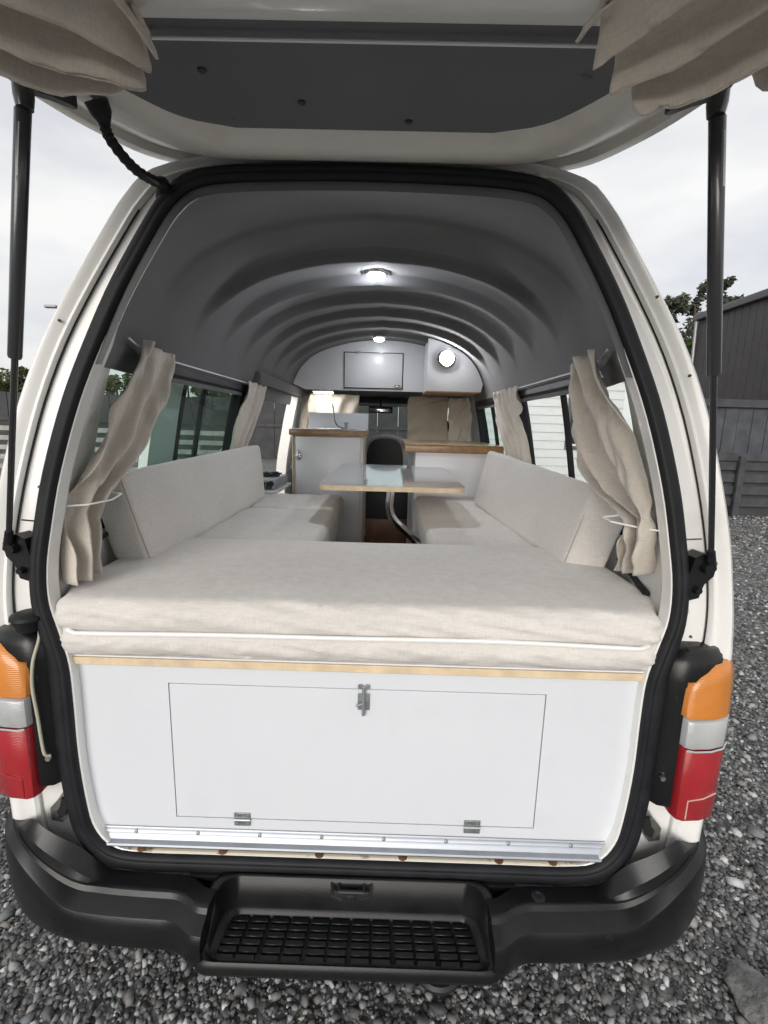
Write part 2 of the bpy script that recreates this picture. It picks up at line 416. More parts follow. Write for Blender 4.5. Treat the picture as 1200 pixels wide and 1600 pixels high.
HL = [(1.2, 2.58, KW0, KW1), (2.72, 3.95, 4*SUB, 16*SUB), (4.2, 4.75, 10*SUB, 15*SUB)]
HR = [(1.2, 2.58, KW0, KW1), (2.88, 3.72, KW0, KW1), (4.2, 4.75, 10*SUB, 15*SUB)]
ks_all = list(range(NP))
VL = side_faces(outer, YS, ks_all, -1, HL); VR = side_faces(outer, YS, ks_all, 1, HR)
# nose
nose = []
for side in (-1, 1):
    V = []
    for k in ks_all:
        x, z = outer(4.75, k); V.append((side*x, 4.75, z))
    for k in ks_all:
        y = max(frontY(k), 4.78); x, z = outer(y, k); V.append((side*x*.97, y, z))
    F = [[j, j+1, NP+j+1, NP+j] for j in range(NP-1)]
    nose.append((V, F))
def front_pt(k, side):
    y = max(frontY(k), 4.78); x, z = outer(y, k); return (side*x*.97, y, z)
capV, capF = [], []
for k in ks_all: capV += [front_pt(k, -1), front_pt(k, 1)]
for j in range(NP-1):
    if not (10*SUB <= j < 15*SUB): capF.append([2*j, 2*j+1, 2*j+3, 2*j+2])
body = part('body_shell', join(ringV, VL, VR, *nose, (capV, capF)), 'paint', van, ang=50)
wsV = [capV[i] for i in range(2*10*SUB, 2*15*SUB+2)]; n_ = len(wsV)//2
part('windscreen', (wsV, [[2*j, 2*j+1, 2*j+3, 2*j+2] for j in range(n_-1)]), 'glass_screen', van)
# inner walls (white) and roof lining (grey)
ysin = [1.03, 1.06, 1.1, 1.15, 1.2, 1.32, 1.45, 1.6, 1.9, 2.2, 2.58, 2.72, 2.88, 3.3, 3.72, 3.95, 4.2, 4.75]
KL = 15*SUB+1
def inner_v(y, k):
    x, z = inner(y, k); return x, z
def wall_in(side, holes):
    V, F = [], []; ks = list(range(4*SUB, KL+1)); n = len(ks)
    for y in ysin:
        for k in ks:
            x, z = inner(y, k); yy = y if y > 1.2 else lerp(yr(z)+.03, y, sm(1.03, 1.2, y)); V.append((side*x, yy, z))
    for i in range(len(ysin)-1):
        for j in range(n-1):
            ym, km = (ysin[i]+ysin[i+1])/2, (ks[j]+ks[j+1])/2
            if any(h[0] < ym < h[1] and h[2] < km < h[3] for h in holes): continue
            F.append([i*n+j, i*n+j+1, (i+1)*n+j+1, (i+1)*n+j])
    return V, F
part('side_wall', wall_in(-1, HL), 'jamb', van); part('side_wall', wall_in(1, HR), 'jamb', van)
def liner_pt(y, kf, side):
    x, z = inner(max(1.0, y-.03*sm(1.3, 1.03, y)), kf); yy = y if y > 1.25 else lerp(yr(z)-.010, y, sm(1.03, 1.25, y))
    if y < 1.1: x -= .016*sm(1.1, 1.03, y); z -= .014*sm(1.1, 1.03, y)*sm(17, 20, kf/SUB)
    kk = kf/SUB
    fade = sm(16.2, 18.8, kk)*sm(1.42, 1.85, y)*(1-sm(3.4, 3.6, y))
    ph = ((y-1.52)/.30) % 1.0
    h = .030*(1-ph)**1.4*sm(0, .15, ph)*1.35     # each rib: abrupt on the rear side, easing forward
    h *= fade
    nx, nz = sm(22, 16.5, kk), sm(16, 20.5, kk)
    nx = 1-sm(16.5, 21.5, kk); nz = sm(15.5, 19.5, kk)
    return (side*max(0, x-.004-h*nx), yy, z-.004-h*nz)
ly = [1.03, 1.06, 1.1, 1.15, 1.2, 1.26, 1.32, 1.4]+[1.44+.019*i for i in range(int((3.76-1.44)/.019)+1)]
KT = list(range(KL-2, NP)); 
lv, lf = [], []
full = [(k, 1) for k in KT]+[(k, -1) for k in KT[-2::-1]]
for y in ly:
    for k, s in full: lv.append(liner_pt(y, k, s))
nn = len(full)
for i in range(len(ly)-1):
    for j in range(nn-1): lf.append([i*nn+j, i*nn+j+1, (i+1)*nn+j+1, (i+1)*nn+j])
part('roof_lining', (lv, lf), 'liner', van, ang=80)
part('cab_roof_lining', grid(lambda u, v: (-.74+1.48*u, 3.74+1.05*v, 1.925), 4, 4), 'liner', van)
# floor and front bulkhead
part('floor', box((-.80, 1.06, .58), (.80, 4.1, .635)), 'floor_wood', van)
for s in (-1, 1):
    part('window_sill_trim', tube([(s*(in_x(y, 1.335)-.004), y, 1.325) for y in (1.25, 1.6, 2.0, 2.6)], .008), 'black', van)

part('wall_gap_strip', tube([(in_x(y, 1.262)-.004, y, 1.262) for y in (1.13, 1.2, 1.3, 1.45)], .009, 8), 'dark_gap', van)
# weather seal round the opening
def seal():
    P = crom([(x, 0, z) for x, z in OPN]+[(-x, 0, z) for x, z in OPN[-2:0:-1]], 4, closed=True)
    n = len(P); loops = []
    for i in range(n):
        t = (P[(i+1) % n]-P[i-1]); t.y = 0; t.normalize(); nr = Vector((t.z, 0, -t.x))
        p = P[i]; y = yr(p.z)
        kz = .012*sm(1.3, 1.05, P[i].z)
        prof = [(-.001, .022), (-.001, -.008), (.003, -.018), (.010, -.021), (.016, -.017), (.022, -.020), (.030+kz, -.016), (.034+kz, -.006), (.034+kz, .022)]
        loops.append([(p.x+nr.x*a, y+b, p.z+nr.z*a) for a, b in prof])
    loops.append(loops[0])
    return loft(loops, closed=False)
part('weather_seal', seal(), 'rubber', van, ang=60)
# cream flange lip below the trim strip, with rust marks
part('sill_flange', box((-.61, .996, .57), (.61, 1.05, .605), .004), 'cream_rust', van)
for x in (-.52, -.31, -.09, .14, .36, .50):
    part('rust_spot', lathe([(.001, .0022), (.009, .0018), (.012, 0), (.012, -.002)], (x+rng.uniform(-.02, .02), 1.003, .6052), 'z', 10), 'rust', van)

# side windows: rubber frame, pane, bar
def side_window(side, y0, y1, bars, glass='glass'):
    def S(y, k, ins=.028):
        a, z = outer(y, k); return (side*(a-ins), y, z)
    k0, k1 = KW0+.0, KW1-.0
    lp = rrect(y0, y1, k0, k1, .0001, 1)
    fr = []
    L_ = [(y0, k0), (y1, k0), (y1, k1), (y0, k1)]
    pts = []
    for (a, b), (c, d_) in zip(L_, L_[1:]+L_[:1]):
        for t in range(10):
            tt = t/10; pts.append(S(lerp(a, c, tt), lerp(b, d_, tt)))
    loops = []
    m_ = len(pts); c0 = Vector(pts[0]); cen = sum((Vector(p) for p in pts), Vector())/m_
    for dx, sc in ((-.034, 1.015), (.032, 1.015), (.034, .965), (.02, .945), (-.02, .945), (-.034, .965)):
        loops.append([(p[0]+side*dx, cen.y+(p[1]-cen.y)*(sc if True else 1), cen.z+(p[2]-cen.z)*(1-(1-sc)*2.2)) for p in pts])
    loops.append(loops[0])
    win = part('side_window', loft(loops), 'rubber', van)
    part('pane', grid(lambda u, v: S(lerp(y0, y1, u), lerp(k0, k1, v)), 12, 6), glass, win)
    for yb in bars:
        part('glazing_bar', tube([S(yb, lerp(k0, k1, t/8), .034) for t in range(9)], .013, 8), 'rubber', win)
    return win
side_window(-1, 1.2, 2.58, []); side_window(1, 1.2, 2.58, [1.93], 'glass_clear'); side_window(1, 2.88, 3.72, [3.25])
for side in (-1, 1):   # cab door glass
    part('cab_window', grid(lambda u, v: (side*(outer(lerp(4.2, 4.75, u), lerp(10*SUB, 15*SUB, v))[0]-.02), lerp(4.2, 4.75, u), outer(lerp(4.2, 4.75, u), lerp(10*SUB, 15*SUB, v))[1]), 6, 6), 'glass', van)
# pillars round the side door opening
part('door_pillar', loft([[(-outer(3.95, k)[0]+a, 3.95+b, outer(3.95, k)[1]) for a, b in ((-.01, -.02), (-.01, .06), (.07, .06), (.07, -.02))] for k in range(3*SUB, 16*SUB+1)]), 'paint', van)
part('door_pillar', loft([[(-outer(2.70, k)[0]+a, 2.70+b, outer(2.70, k)[1]) for a, b in ((.004, -.02), (.004, .03), (.052, .03), (.052, -.02))] for k in range(3*SUB, 16*SUB+1)]), 'paint', van)
part('door_header', box((-.74, 2.70, 1.86), (-.66, 3.97, 1.93), .01), 'liner', van)
# sliding side door, slid back along the outside of the body
sdv = []
def DX(k): return -(outer(2.4, k)[0]+.055)
Y0, Y1 = 1.86, 2.98
ksd = list(range(4*SUB, 16*SUB+1))
dV = []; dF = []
ysd = [Y0, 2.10, 2.86, Y1]
for th in (0, -.035):
    for y in ysd:
        for k in ksd: dV.append((DX(k)+th, y, outer(2.4, k)[1]))
nk = len(ksd)
for lay in (0, 1):
    for i in range(3):
        for j in range(nk-1):
            if i == 1 and 11*SUB <= ksd[j] < 15*SUB: continue
            o = lay*4*nk; dF.append([o+i*nk+j, o+i*nk+j+1, o+(i+1)*nk+j+1, o+(i+1)*nk+j])
for i in (0, 3):
    for j in range(nk-1): dF.append([i*nk+j, i*nk+j+1, 4*nk+i*nk+j+1, 4*nk+i*nk+j])
door = part('sliding_door', (dV, dF), 'paint', van)
fl = []
for (a, b), (c, d_) in (((2.10, 11*SUB), (2.86, 11*SUB)), ((2.86, 11*SUB), (2.86, 15*SUB)), ((2.86, 15*SUB), (2.10, 15*SUB)), ((2.10, 15*SUB), (2.10, 11*SUB))):
    for t in range(8): fl.append((DX(lerp(b, d_, t/8))-.017, lerp(a, c, t/8), outer(2.4, lerp(b, d_, t/8))[1]))
part('window_frame', tube(fl, .026, 6, closed=True), 'rubber', door)
part('pane', grid(lambda u, v: (DX(lerp(11*SUB, 15*SUB, v))-.017, lerp(2.10, 2.86, u), outer(2.4, lerp(11*SUB, 15*SUB, v))[1]), 4, 6), 'glass', door)
part('glazing_bar', tube([(DX(k)-.02, 2.36, outer(2.4, k)[1]) for k in range(11*SUB, 15*SUB+1)], .014, 8), 'rubber', door)

# joint lines across the rear pillars
for s in (-1, 1):
    a = ring_loop(.2, .029); b = ring_loop(.58, .029); k = int(12.0*SUB)
    part('panel_joint', tube([(s*a[k][0], a[k][1]-.0005, a[k][2]), (s*b[k][0], b[k][1]-.0005, b[k][2])], .0018, 6), 'rust' if s > 0 else 'dark_gap', van)
    c = ring_loop(.594, .022)
    part('seam_sealant', tube([(s*c[k_][0], c[k_][1], c[k_][2]) for k_ in range(9*SUB, 18*SUB)], .0015, 6), 'dark_gap', van)
    part('rubber_plug', lathe([(.001, -.012), (.012, -.011), (.016, -.004), (.018, .004)], (s*.735, yr(1.262)+.026, 1.262), 'y', 16), 'cream_rust', van)

for s, lst in ((1, ((.78, 14.9), (.30, 13.8), (.45, 9.6), (.80, 16.2))), (-1, ((.75, 15.6), (.40, 12.8)))):
    for t_, k_ in lst:
        p_ = ring_loop(t_, .0)[int(k_*SUB)]; dy_ = .028 if t_ < .55 else .004
        part('rust_spot', lathe([(.001, -.003), (.0025, -.0022), (.0035, .002)], (s*p_[0], p_[1]+dy_, p_[2]), 'y', 8), 'rust', van)
# ---- tailgate, raised
HZ = 2.205
TG = [(.0, .36), (.018, .42), (.05, .475), (.10, .515), (.17, .555), (.25, .585), (.35, .615), (.5, .665), (.7, .71), (.9, .73), (1.15, .725), (1.4, .71), (1.5, .68), (1.54, .62)]
tgl = [(p.x, p.y) for p in crom([(a, b, 0) for a, b in TG], 3)]
def tgz(d): return .035*sm(.3, 1.5, d)
def tg_loop(ins, dz, d0=0., cut=None):
    pts = []
    for d, hw in tgl:
        dd = d0+d*(1.54-d0-ins)/1.54
        pts.append((max(.05, hw-ins), 1.165-dd, HZ+dz+tgz(dd)))
    return pts+[(-x, y, z) for x, y, z in pts[::-1]]
tl = [tg_loop(.30, .105, .3), tg_loop(.05, .10, .03), tg_loop(.012, .075, .006), tg_loop(0, .05), tg_loop(.001, .012), tg_loop(.012, -.004, .01), tg_loop(.03, -.006, .03), tg_loop(.034, .008, .034), tg_loop(.05, .008, .05), tg_loop(.075, -.022, .09), tg_loop(.105, -.032, .135), tg_loop(.138, -.028, .168), tg_loop(.152, -.018, .188)]
tv, tf = loft(tl)
n_ = len(tl[0]); tf.append(list(range(n_))[::-1])
gate = part('tailgate', (tv, tf), 'paint_gate', van, ang=50)
# grey trim panel, then the white cross beam, then the window
def hwt(y):   # half width of inner frame at depth y
    L_ = tl[-1]; best = min(L_[:n_//2], key=lambda p: abs(p[1]-y)); return best[0]
ti = tl[-1][:n_//2]
def strip(y0, y1, z, name, m_, dx=.004):
    # panel that fills the inner frame between two depths
    ys = [lerp(y0, y1, i/14) for i in range(15)]
    def X(y):
        for a, b in zip(ti, ti[1:]):
            if b[1] <= y <= a[1]: return lerp(a[0], b[0], (a[1]-y)/max(1e-6, a[1]-b[1]))+dx
        return ti[0][0]
    V = []; F = []
    for y in ys:
        for dz in (0, .02): V += [(-X(y), y, z(y)+dz), (X(y), y, z(y)+dz)]
    for i in range(14):
        o = 4*i; F += [[o, o+1, o+5, o+4], [o+2, o+3, o+7, o+6]]
    return part(name, (V, F), m_, gate)
def tz(y): return HZ-.020+tgz(1.165-y)
strip(.974, .720, lambda y: tz(y)-.0, 'trim_panel', 'trim_dark', .012)
strip(.722, .585, lambda y: tz(y)-.012-.018*math.sin(math.pi*(.722-y)/.137), 'cross_beam', 'paint', .012)
strip(.585, -.02, lambda y: tz(y)+.03, 'rear_glass', 'glass')
strip(-.02, -.30, lambda y: tz(y), 'lower_panel', 'paint')
part('curtain_rod', tube([(-.47, .757, tz(.757)-.010), (.50, .757, tz(.757)-.010)], .0023, 8), 'piping', gate)
for x in (-.30, .33):   # hinges
    h = part('tailgate_hinge', box((x-.045, 1.10, 2.172), (x+.045, 1.15, 2.178), .002), 'paint_gate', van)
    for dx in (-.03, .03):
        part('hinge_arm', tube([(x+dx, 1.10, 2.168), (x+dx, 1.125, 2.19), (x+dx, 1.155, 2.205), (x+dx, 1.18, 2.20)], .008, 8), 'paint_gate', h)
        part('bolt', lathe([(.009, -.006), (.009, 0), (.006, .001)], (x+dx, 1.095, 2.166), 'z', 6), 'zinc', h)
for (x, y) in ((-.24, .83), (.08, .945), (-.1, .90)):
    part('trim_clip', lathe([(.001, -.003), (.006, -.002), (.007, 0)], (x, y, tz(y)-.0005), 'z', 10), 'black', gate)
# loom from gate to body
lp_ = crom([(-.428, .885, 2.150), (-.427, .90, 2.125), (-.415, .95, 2.105), (-.405, 1.01, 2.11), (-.41, 1.06, 2.13), (-.425, 1.10, 2.125)], 8)
loom = part('cable_loom', tube(lp_, [.0082+.0018*(i % 2) for i in range(len(lp_))], 10), 'rubber', van, ang=30)
part('grommet', tube([(-.43, .872, 2.165), (-.4285, .882, 2.153), (-.428, .89, 2.143)], [.019, .017, .010], 12), 'rubber', loom)
part('grommet', tube([(-.42, 1.075, 2.13), (-.428, 1.10, 2.122), (-.43, 1.115, 2.118)], [.010, .018, .020], 12), 'rubber', loom)

# gas struts
for s in (-1, 1):
    b = Vector((s*.757, .985, 1.38)); t = Vector((-.517, .828, 2.145)) if s < 0 else Vector((.537, .812, 2.145))
    st = part('gas_strut', tube([lerp(b, t, .50), lerp(b, t, .505), lerp(b, t, .975), lerp(b, t, .98)], [.010, .0118, .0118, .009], 16), 'strut_paint', van)
    part('piston_rod', tube([lerp(b, t, .03), lerp(b, t, .51)], .0058, 10), 'steel_rod', st)
    part('ball_joint', tube([lerp(b, t, -.01), lerp(b, t, .045)], [.011, .008], 10), 'plastic', st)
    br = join(prism([(s*.725, 1.395), (s*.742, 1.405), (s*.762, 1.40), (s*.774, 1.385), (s*.770, 1.355), (s*.752, 1.335), (s*.745, 1.305), (s*.722, 1.298), (s*.712, 1.33)], 'y', .99, 1.03),
              lathe([(.010, -.022), (.012, -.01), (.012, .02)], (s*.748, .995, 1.375), 'y', 12), lathe([(.007, -.014), (.009, 0)], (s*.735, .99, 1.325), 'y', 8))
    part('strut_bracket', br, 'plastic', st)
    tb = join(prism([(t.x+s*a, t.y+b_) for a, b_ in ((-.014, .016), (-.008, -.016), (.010, -.016), (.014, .006), (.004, .022), (-.018, .034), (-.042, .056), (-.050, .054), (-.046, .044), (-.028, .024))], 'z', 2.158, 2.183),
              lathe([(.012, -.036), (.0145, -.02), (.0145, .02)], (t.x, t.y, 2.162), 'z', 14))
    part('strut_bracket', tb, 'strut_paint', st)
    part('strut_sticker', grid(lambda u, v: lerp(b, t, lerp(.86, .95, v))+Vector((.0121*math.sin(R(10+30*u)), -.0121*math.cos(R(10+30*u)), 0)), 4, 2), 'cab_grey', st)

# ---- tail lights
def plan(s, x_in, face, grow=0.):
    P = [(x_in, 1.02), (x_in, face+.022), (x_in+.006, face+.006), (x_in+.018, face), (.80, face+.003), (.833, face+.014), (.858, face+.04), (.876+grow, face+.09), (.882+grow, face+.16)]
    return [(s*a, b) for a, b in P]
def lens(s, z0, z1, x_in, face, tilt=0., r=.006, top_round=0., drop=0.):
    loops = []; levels = [(z0, .008), (z0+r*.4, .002), (z0+r, 0), (z1-r, 0), (z1-r*.4, .002), (z1, .008)]
    if top_round:
        levels = [(z0, .008), (z0+r, 0), (z1-top_round, 0), (z1-top_round*.6, .002), (z1-top_round*.3, .007), (z1-top_round*.1, .014), (z1, .022)]
    for z, i_ in levels:
        xi = x_in+i_*(1.6 if top_round else .4)+.03*tilt*(z-.95); loops.append([(x_, y_+i_, z-drop*sm(.815, .735, abs(x_))*(z-z0)/(z1-z0)) for x_, y_ in plan(s, xi, face+.012*sm(1.0, 1.2, z))])
    return recalc(loft(loops, cap=True))
for s in (-1, 1):
    tl_ = part('tail_light', recalc(loft([[(s*x_, y_, z) for x_, y_ in [(.698+dx, 1.04), (.698+dx, .988+dy), (.710+dx, .974+dy), (.738, .968+dy), (.755, .990+dy), (.80, .992+dy), (.845, 1.01+dy), (.868, 1.06), (.87, 1.10)]]
                         for z, dx, dy in ((.795, .0, .01), (.80, 0, 0), (1.11, .0, .004), (1.145, .004, .008), (1.165, .010, .018), (1.172, .03, .04))], cap=True)), 'plastic', van)
    part('red_lens', lens(s, .775, .958, .742, .952), 'red_lens', tl_)
    part('clear_lens', lens(s, .9595, 1.030, .738, .952), 'clear_lens', tl_)
    part('amber_lens', lens(s, 1.0315, 1.158, .732, .952, top_round=.04, drop=.03), 'amber_lens', tl_)
    capl = [[(s*x_, y_, z) for x_, y_ in [(.700+g_, 1.045), (.700+g_, .985+g_), (.716+g_, .970+g_), (.742, .966+g_), (.78, .972+g_), (.82, .985+g_), (.85-g_, 1.01+g_), (.862-g_, 1.05)]] for z, g_ in ((1.118, 0), (1.15, .003), (1.168, .010), (1.180, .022), (1.186, .04))]
    part('top_cap', recalc(loft(capl, cap=True)), 'plastic', tl_)
    e = join(tube([(s*x_, y_-.0012, .958) for x_, y_ in ((.748, .957), (.762, .952), (.80, .955), (.834, .967), (.857, .99))], .0022, 6))
    part('lens_joint', e, 'clear_lens', tl_)
    rr_ = tube([(s*.765, .9515, .785), (s*.765, .9515, .832), (s*.80, .9535, .838), (s*.838, .968, .842)], .0016, 6)
    part('reflector_edge', rr_, 'faded' if s > 0 else 'red_lens', tl_)
    part('screw', lathe([(.006, -.006), (.007, 0)], (s*.712, .972, .875), 'y', 10), 'chrome' if s > 0 else 'zinc', tl_)
    part('screw_recess', lathe([(.010, -.002), (.012, 0), (.012, .01)], (s*.728, .977, 1.075), 'y', 10), 'dark_gap', tl_)
    # catch bracket under the light
    cb = part('latch_bracket', prism([(s*.700, .735), (s*.722, .745), (s*.735, .725), (s*.757, .70), (s*.757, .665), (s*.73, .66), (s*.708, .69)], 'y', 1.014, 1.034), 'zinc', van)
    part('latch_slot', prism([(s*.706, .728), (s*.722, .735), (s*.728, .71), (s*.738, .695), (s*.733, .675), (s*.716, .685)], 'y', 1.008, 1.013), 'dark_gap', cb)
# rubber stop and washer hose on the left
part('rubber_stop', join(lathe([(.001, .022), (.02, .022), (.034, .016), (.036, .008), (.028, -.002), (.024, -.02), (.012, -.026)], (-.738, .992, 1.205), 'z', 22)), 'rubber', van)
part('washer_hose', tube(crom([(-.722, 1.0, 1.19), (-.714, .985, 1.165), (-.716, .962, 1.12), (-.722, .960, 1.06), (-.718, .960, .99), (-.715, .960, .92), (-.711, .960, .892), (-.703, .966, .885)], 5), .0034, 8), 'hose', van)

# ---- bumper
def bumper_side(s):
    st = [(.322, .838), (.350, .842), (.380, .860), (.41, .870), (.45, .872), (.51, .874), (.59, .879), (.67, .890), (.74, .912), (.80, .940), (.85, .978), (.884, 1.022), (.905, 1.07), (.917, 1.13), (.922, 1.20), (.923, 1.28)]
    P = crom([(a, b, 0) for a, b in st], 4); loops = []
    for i, p in enumerate(P):
        t = (P[min(i+1, len(P)-1)]-P[max(i-1, 0)]).normalized(); nr = Vector((t.y, -t.x, 0)) if p.x > .5 else Vector((0, -1, 0))
        rs = sm(.62, .86, p.x)*.105; ear = sm(.60, .70, p.x)*.06*(1-sm(.78, .86, p.x))
        prof = [(-.112, .550+rs+ear), (-.104, .560+rs+ear), (-.064, .566+rs+ear*.4), (-.056, .569+rs), (-.050, .569+rs), (-.043, .560+rs), (-.016, .550+rs), (-.007, .545+rs), (-.001, .534+rs*.9), (.001, .517+rs*.7), (0, .484+rs*.4), (-.008, .460+rs*.2), (-.03, .442), (-.10, .434)]
        f = .45+.55*(1-sm(.60, .80, p.x))
        loops.append([(s*(p.x+nr.x*o*f), p.y+nr.y*o*f, z) for o, z in prof])
    V, F = loft(loops, closed=False); F.append(list(range(len(prof))))
    return recalc((V, F))
bump_ = part('rear_bumper', bumper_side(-1), 'plastic', van, ang=24)
part('bumper_section', bumper_side(1), 'plastic', bump_, ang=24)
def pod_loop(xb, xf, yb, yf, zb, zf, r, n=6):
    C = [(xf, yf), (xb, yb), (-xb, yb), (-xf, yf)]; P = []
    for i in range(4):
        a, b, c = Vector(C[i-1]), Vector(C[i]), Vector(C[(i+1) % 4])
        p, q = b+(a-b).normalized()*r, b+(c-b).normalized()*r
        for k in range(n+1):
            t = k/n; v = p*(1-t)**2+b*2*t*(1-t)+q*t*t
            P.append((v.x, v.y, lerp(zf, zb, sm(yf, yb, v.y))))
    return P
pods = [pod_loop(.350, .340, .975, .862, .44, .425, .05), pod_loop(.352, .354, .985, .838, .48, .450, .05), pod_loop(.347, .353, .985, .831, .548, .468, .05), pod_loop(.341, .349, .982, .832, .564, .484, .05), pod_loop(.331, .341, .976, .837, .569, .490, .05), pod_loop(.320, .330, .970, .842, .566, .486, .05), pod_loop(.306, .318, .965, .849, .487, .479, .035), pod_loop(.296, .309, .960, .852, .485, .480, .03), pod_loop(.285, .299, .953, .857, .469, .469, .025)]
pv, pf = loft(pods); n_ = len(pods[0]); pf.append([(len(pods)-1)*n_+j for j in range(n_)])
pod = part('bumper_step', recalc((pv, pf)), 'plastic_wet', bump_, ang=60)
tb_me = None; cx = [(-.244+.0976*i) for i in range(6)]
for r_ in range(6):
    for c_ in range(6):
        yy = .944-.0168*r_; wx = 1+.009*r_
        if tb_me is None:
            blk = join(box((-.0455, -.0062, -.004), (-.0025, .0062, .0045), .0014, 1), box((.0025, -.0062, -.004), (.0455, .0062, .0045), .0014, 1))
            o = part('tread_block', blk, 'plastic_wet', bump_); tb_me = o.data
            tb_me.transform(Matrix.Translation(BASE[van]))
        else:
            o = bpy.data.objects.new('tread_block', tb_me); COL.objects.link(o); o.parent = bump_
        o.location = Vector((cx[c_]*wx, yy, .471))-BASE[van]
part('bumper_top', box((-.40, .972, .535), (.40, .998, .5595), .003), 'plastic', bump_)
strk = part('striker_latch', join(box((-.055, .968, .53), (.055, .995, .560), .006), tube([(-.03, .975, .556), (-.03, .952, .552), (.03, .952, .552), (.03, .975, .556)], .005, 8), box((-.012, .945, .535), (.012, .960, .55), .003), tube([(-.05, .985, .562), (-.045, .945, .548), (-.02, .94, .545)], .004, 6), tube([(.05, .985, .562), (.045, .945, .548), (.02, .94, .545)], .004, 6)), 'black', van)
part('bumper_screw', lathe([(.016, -.002), (.017, .0), (.013, .003), (.008, .003), (.006, .001)], (.445, .945, .5675), 'z', 16), 'rubber', bump_)
part('tow_eye', tube([(.215+.05*math.cos(R(a)), .935+.05*math.sin(R(a)), .37) for a in range(0, 360, 15)], .012, 8, closed=True), 'black', van)
part('under_panel', box((-.70, .99, .36), (.70, 4.6, .44), .01), 'black', van)
# wheels
for sx in (-1, 1):
    for wy in (1.95, 4.35):
        wh = part('wheel', lathe([(.20, -.08), (.30, -.09), (.33, -.06), (.335, 0), (.33, .06), (.30, .09), (.20, .08)], (sx*.76, wy, .335), 'x', 28), 'tyre', van)
        part('rim', lathe([(.05, -.03), (.16, -.04), (.20, -.075), (.205, .075), (.16, .04), (.05, .03)], (sx*.76, wy, .335), 'x', 24), 'lamp_grey', wh)
# cab: bulkhead, dash, mirror
part('engine_cover', box((-.28, 3.95, .60), (.34, 4.7, 1.22), .03), 'dash_black', van)
part('cab_step', box((-.30, 3.90, .60), (.36, 3.948, .87), .006), 'floor_wood', van)
dsh = part('dashboard', join(box((-.80, 4.62, .70), (.80, 5.0, 1.30), .04)), 'dash_black', van)
arch = crom([(-.19, 4.45, 1.20), (-.185, 4.45, 1.36), (-.15, 4.45, 1.49), (-.06, 4.45, 1.55), (.10, 4.45, 1.55), (.185, 4.45, 1.49), (.215, 4.45, 1.36), (.22, 4.45, 1.20)], 5)
part('console_frame', tube(arch, .03, 10), 'white_lam', dsh)
part('console_panel', recalc(loft([[(.015+(p.x-.015)*.9, 4.452, 1.2+(p.z-1.2)*.93) for p in arch], [(.015+(p.x-.015)*.9, 4.60, 1.2+(p.z-1.2)*.93) for p in arch]], cap=True)), 'dash_black', dsh)
for s in (-1, 1):
    seat = part('cab_seat', cushion(corners(s*.46-.22, s*.46+.22, 4.02, 4.14, .95, 1.50), .05, .004), 'dash_black', van)
    part('head_restraint', cushion(corners(s*.46-.12, s*.46+.12, 4.03, 4.12, 1.54, 1.70), .04, .003), 'dash_black', seat)
part('dash_knob', lathe([(.001, -.03), (.04, -.02), (.05, .0), (.05, .04)], (-.255, 4.42, 1.40), 'y', 16), 'cab_grey', dsh)
mir = part('rear_view_mirror', xform(join(box((-.115, -.012, -.032), (.115, .012, .032), .011, 3)), Matrix.Translation((-.035, 4.62, 1.795))), 'dash_black', van)
part('mirror_stalk', tube([(-.035, 4.62, 1.82), (-.035, 4.66, 1.90)], .009, 8), 'dash_black', mir)
part('mirror_face', box((-.14, 4.604, 1.772), (.07, 4.607, 1.818), .001), 'chrome', mir)
part('header_bar', box((-.6, 4.70, 1.86), (.6, 4.80, 1.915), .01), 'dash_black', van)

# ------------------------------------------------------------------ furniture fixed in the van
bed = thing('bed_base', 'white storage box with drop-down hatch under the rear mattress', 'bed base', (0, 1.02, .62))
HX0, HX1, HZ0, HZ1 = -.4434, .445, .683, 1.044
G = .0022; PY = 1.02
def panel_with_hole():
    o = [(-.69, .628), (.69, .628), (.69, 1.092), (-.69, 1.092)]; i = [(HX0-G, HZ0-G), (HX1+G, HZ0-G), (HX1+G, HZ1+G), (HX0-G, HZ1+G)]
    lo = [[(x, PY, z) for x, z in o], [(x, PY, z) for x, z in i], [(x, PY+.014, z) for x, z in i], [(x, PY+.014, z) for x, z in o]]
    lo.append(lo[0]); return recalc(loft(lo))
part('front_panel', panel_with_hole(), 'white_panel', bed, smooth=False)
part('inner_box', box((-.685, PY+.016, .64), (.685, 1.6, 1.085)), 'dark_gap', bed)
hat = part('hatch', box((HX0, PY-.0005, HZ0), (HX1, PY+.013, HZ1), .0012, 1), 'white_panel', bed, smooth=False)
for x in (-.279, .293):
    hg = part('hinge', join(box((x-.020, PY-.0038, HZ0+.003), (x+.020, PY-.0008, HZ0+.017), .0006, 1), box((x-.020, PY-.0038, HZ0-.019), (x+.020, PY-.0008, HZ0-.004), .0006, 1)), 'zinc', bed)
    part('hinge_pin', tube([(x-.020, PY-.0045, HZ0-.0005), (x+.020, PY-.0045, HZ0-.0005)], .0036, 8), 'alu', hg)
    for dx in (-.013, .013):
        for dz in (.010, -.012): part('screw', lathe([(.0028, -.0012), (.003, 0)], (x+dx, PY-.0038, HZ0+dz), 'y', 8), 'alu', hg)
BX = .018; BZ = HZ1
lt = part('barrel_bolt', join(*[box((BX+a, PY-.0045, BZ+b), (BX+c, PY-.0008, BZ+d), .0008, 1) for a, b, c, d in ((-.014, -.05, -.004, -.008), (.004, -.05, .014, -.008), (-.014, .003, -.004, .015), (.004, .003, .014, .015))], *[box((BX+a, PY-.006, BZ+b), (BX+c, PY-.003, BZ+d), .0008, 1) for a, b, c, d in ((-.007, -.046, .007, -.013), (-.007, .005, .007, .012))]), 'zinc', bed)
part('bolt_rod', tube([(BX, PY-.010, BZ-.060), (BX, PY-.010, BZ+.012)], .0042, 10), 'alu', lt)
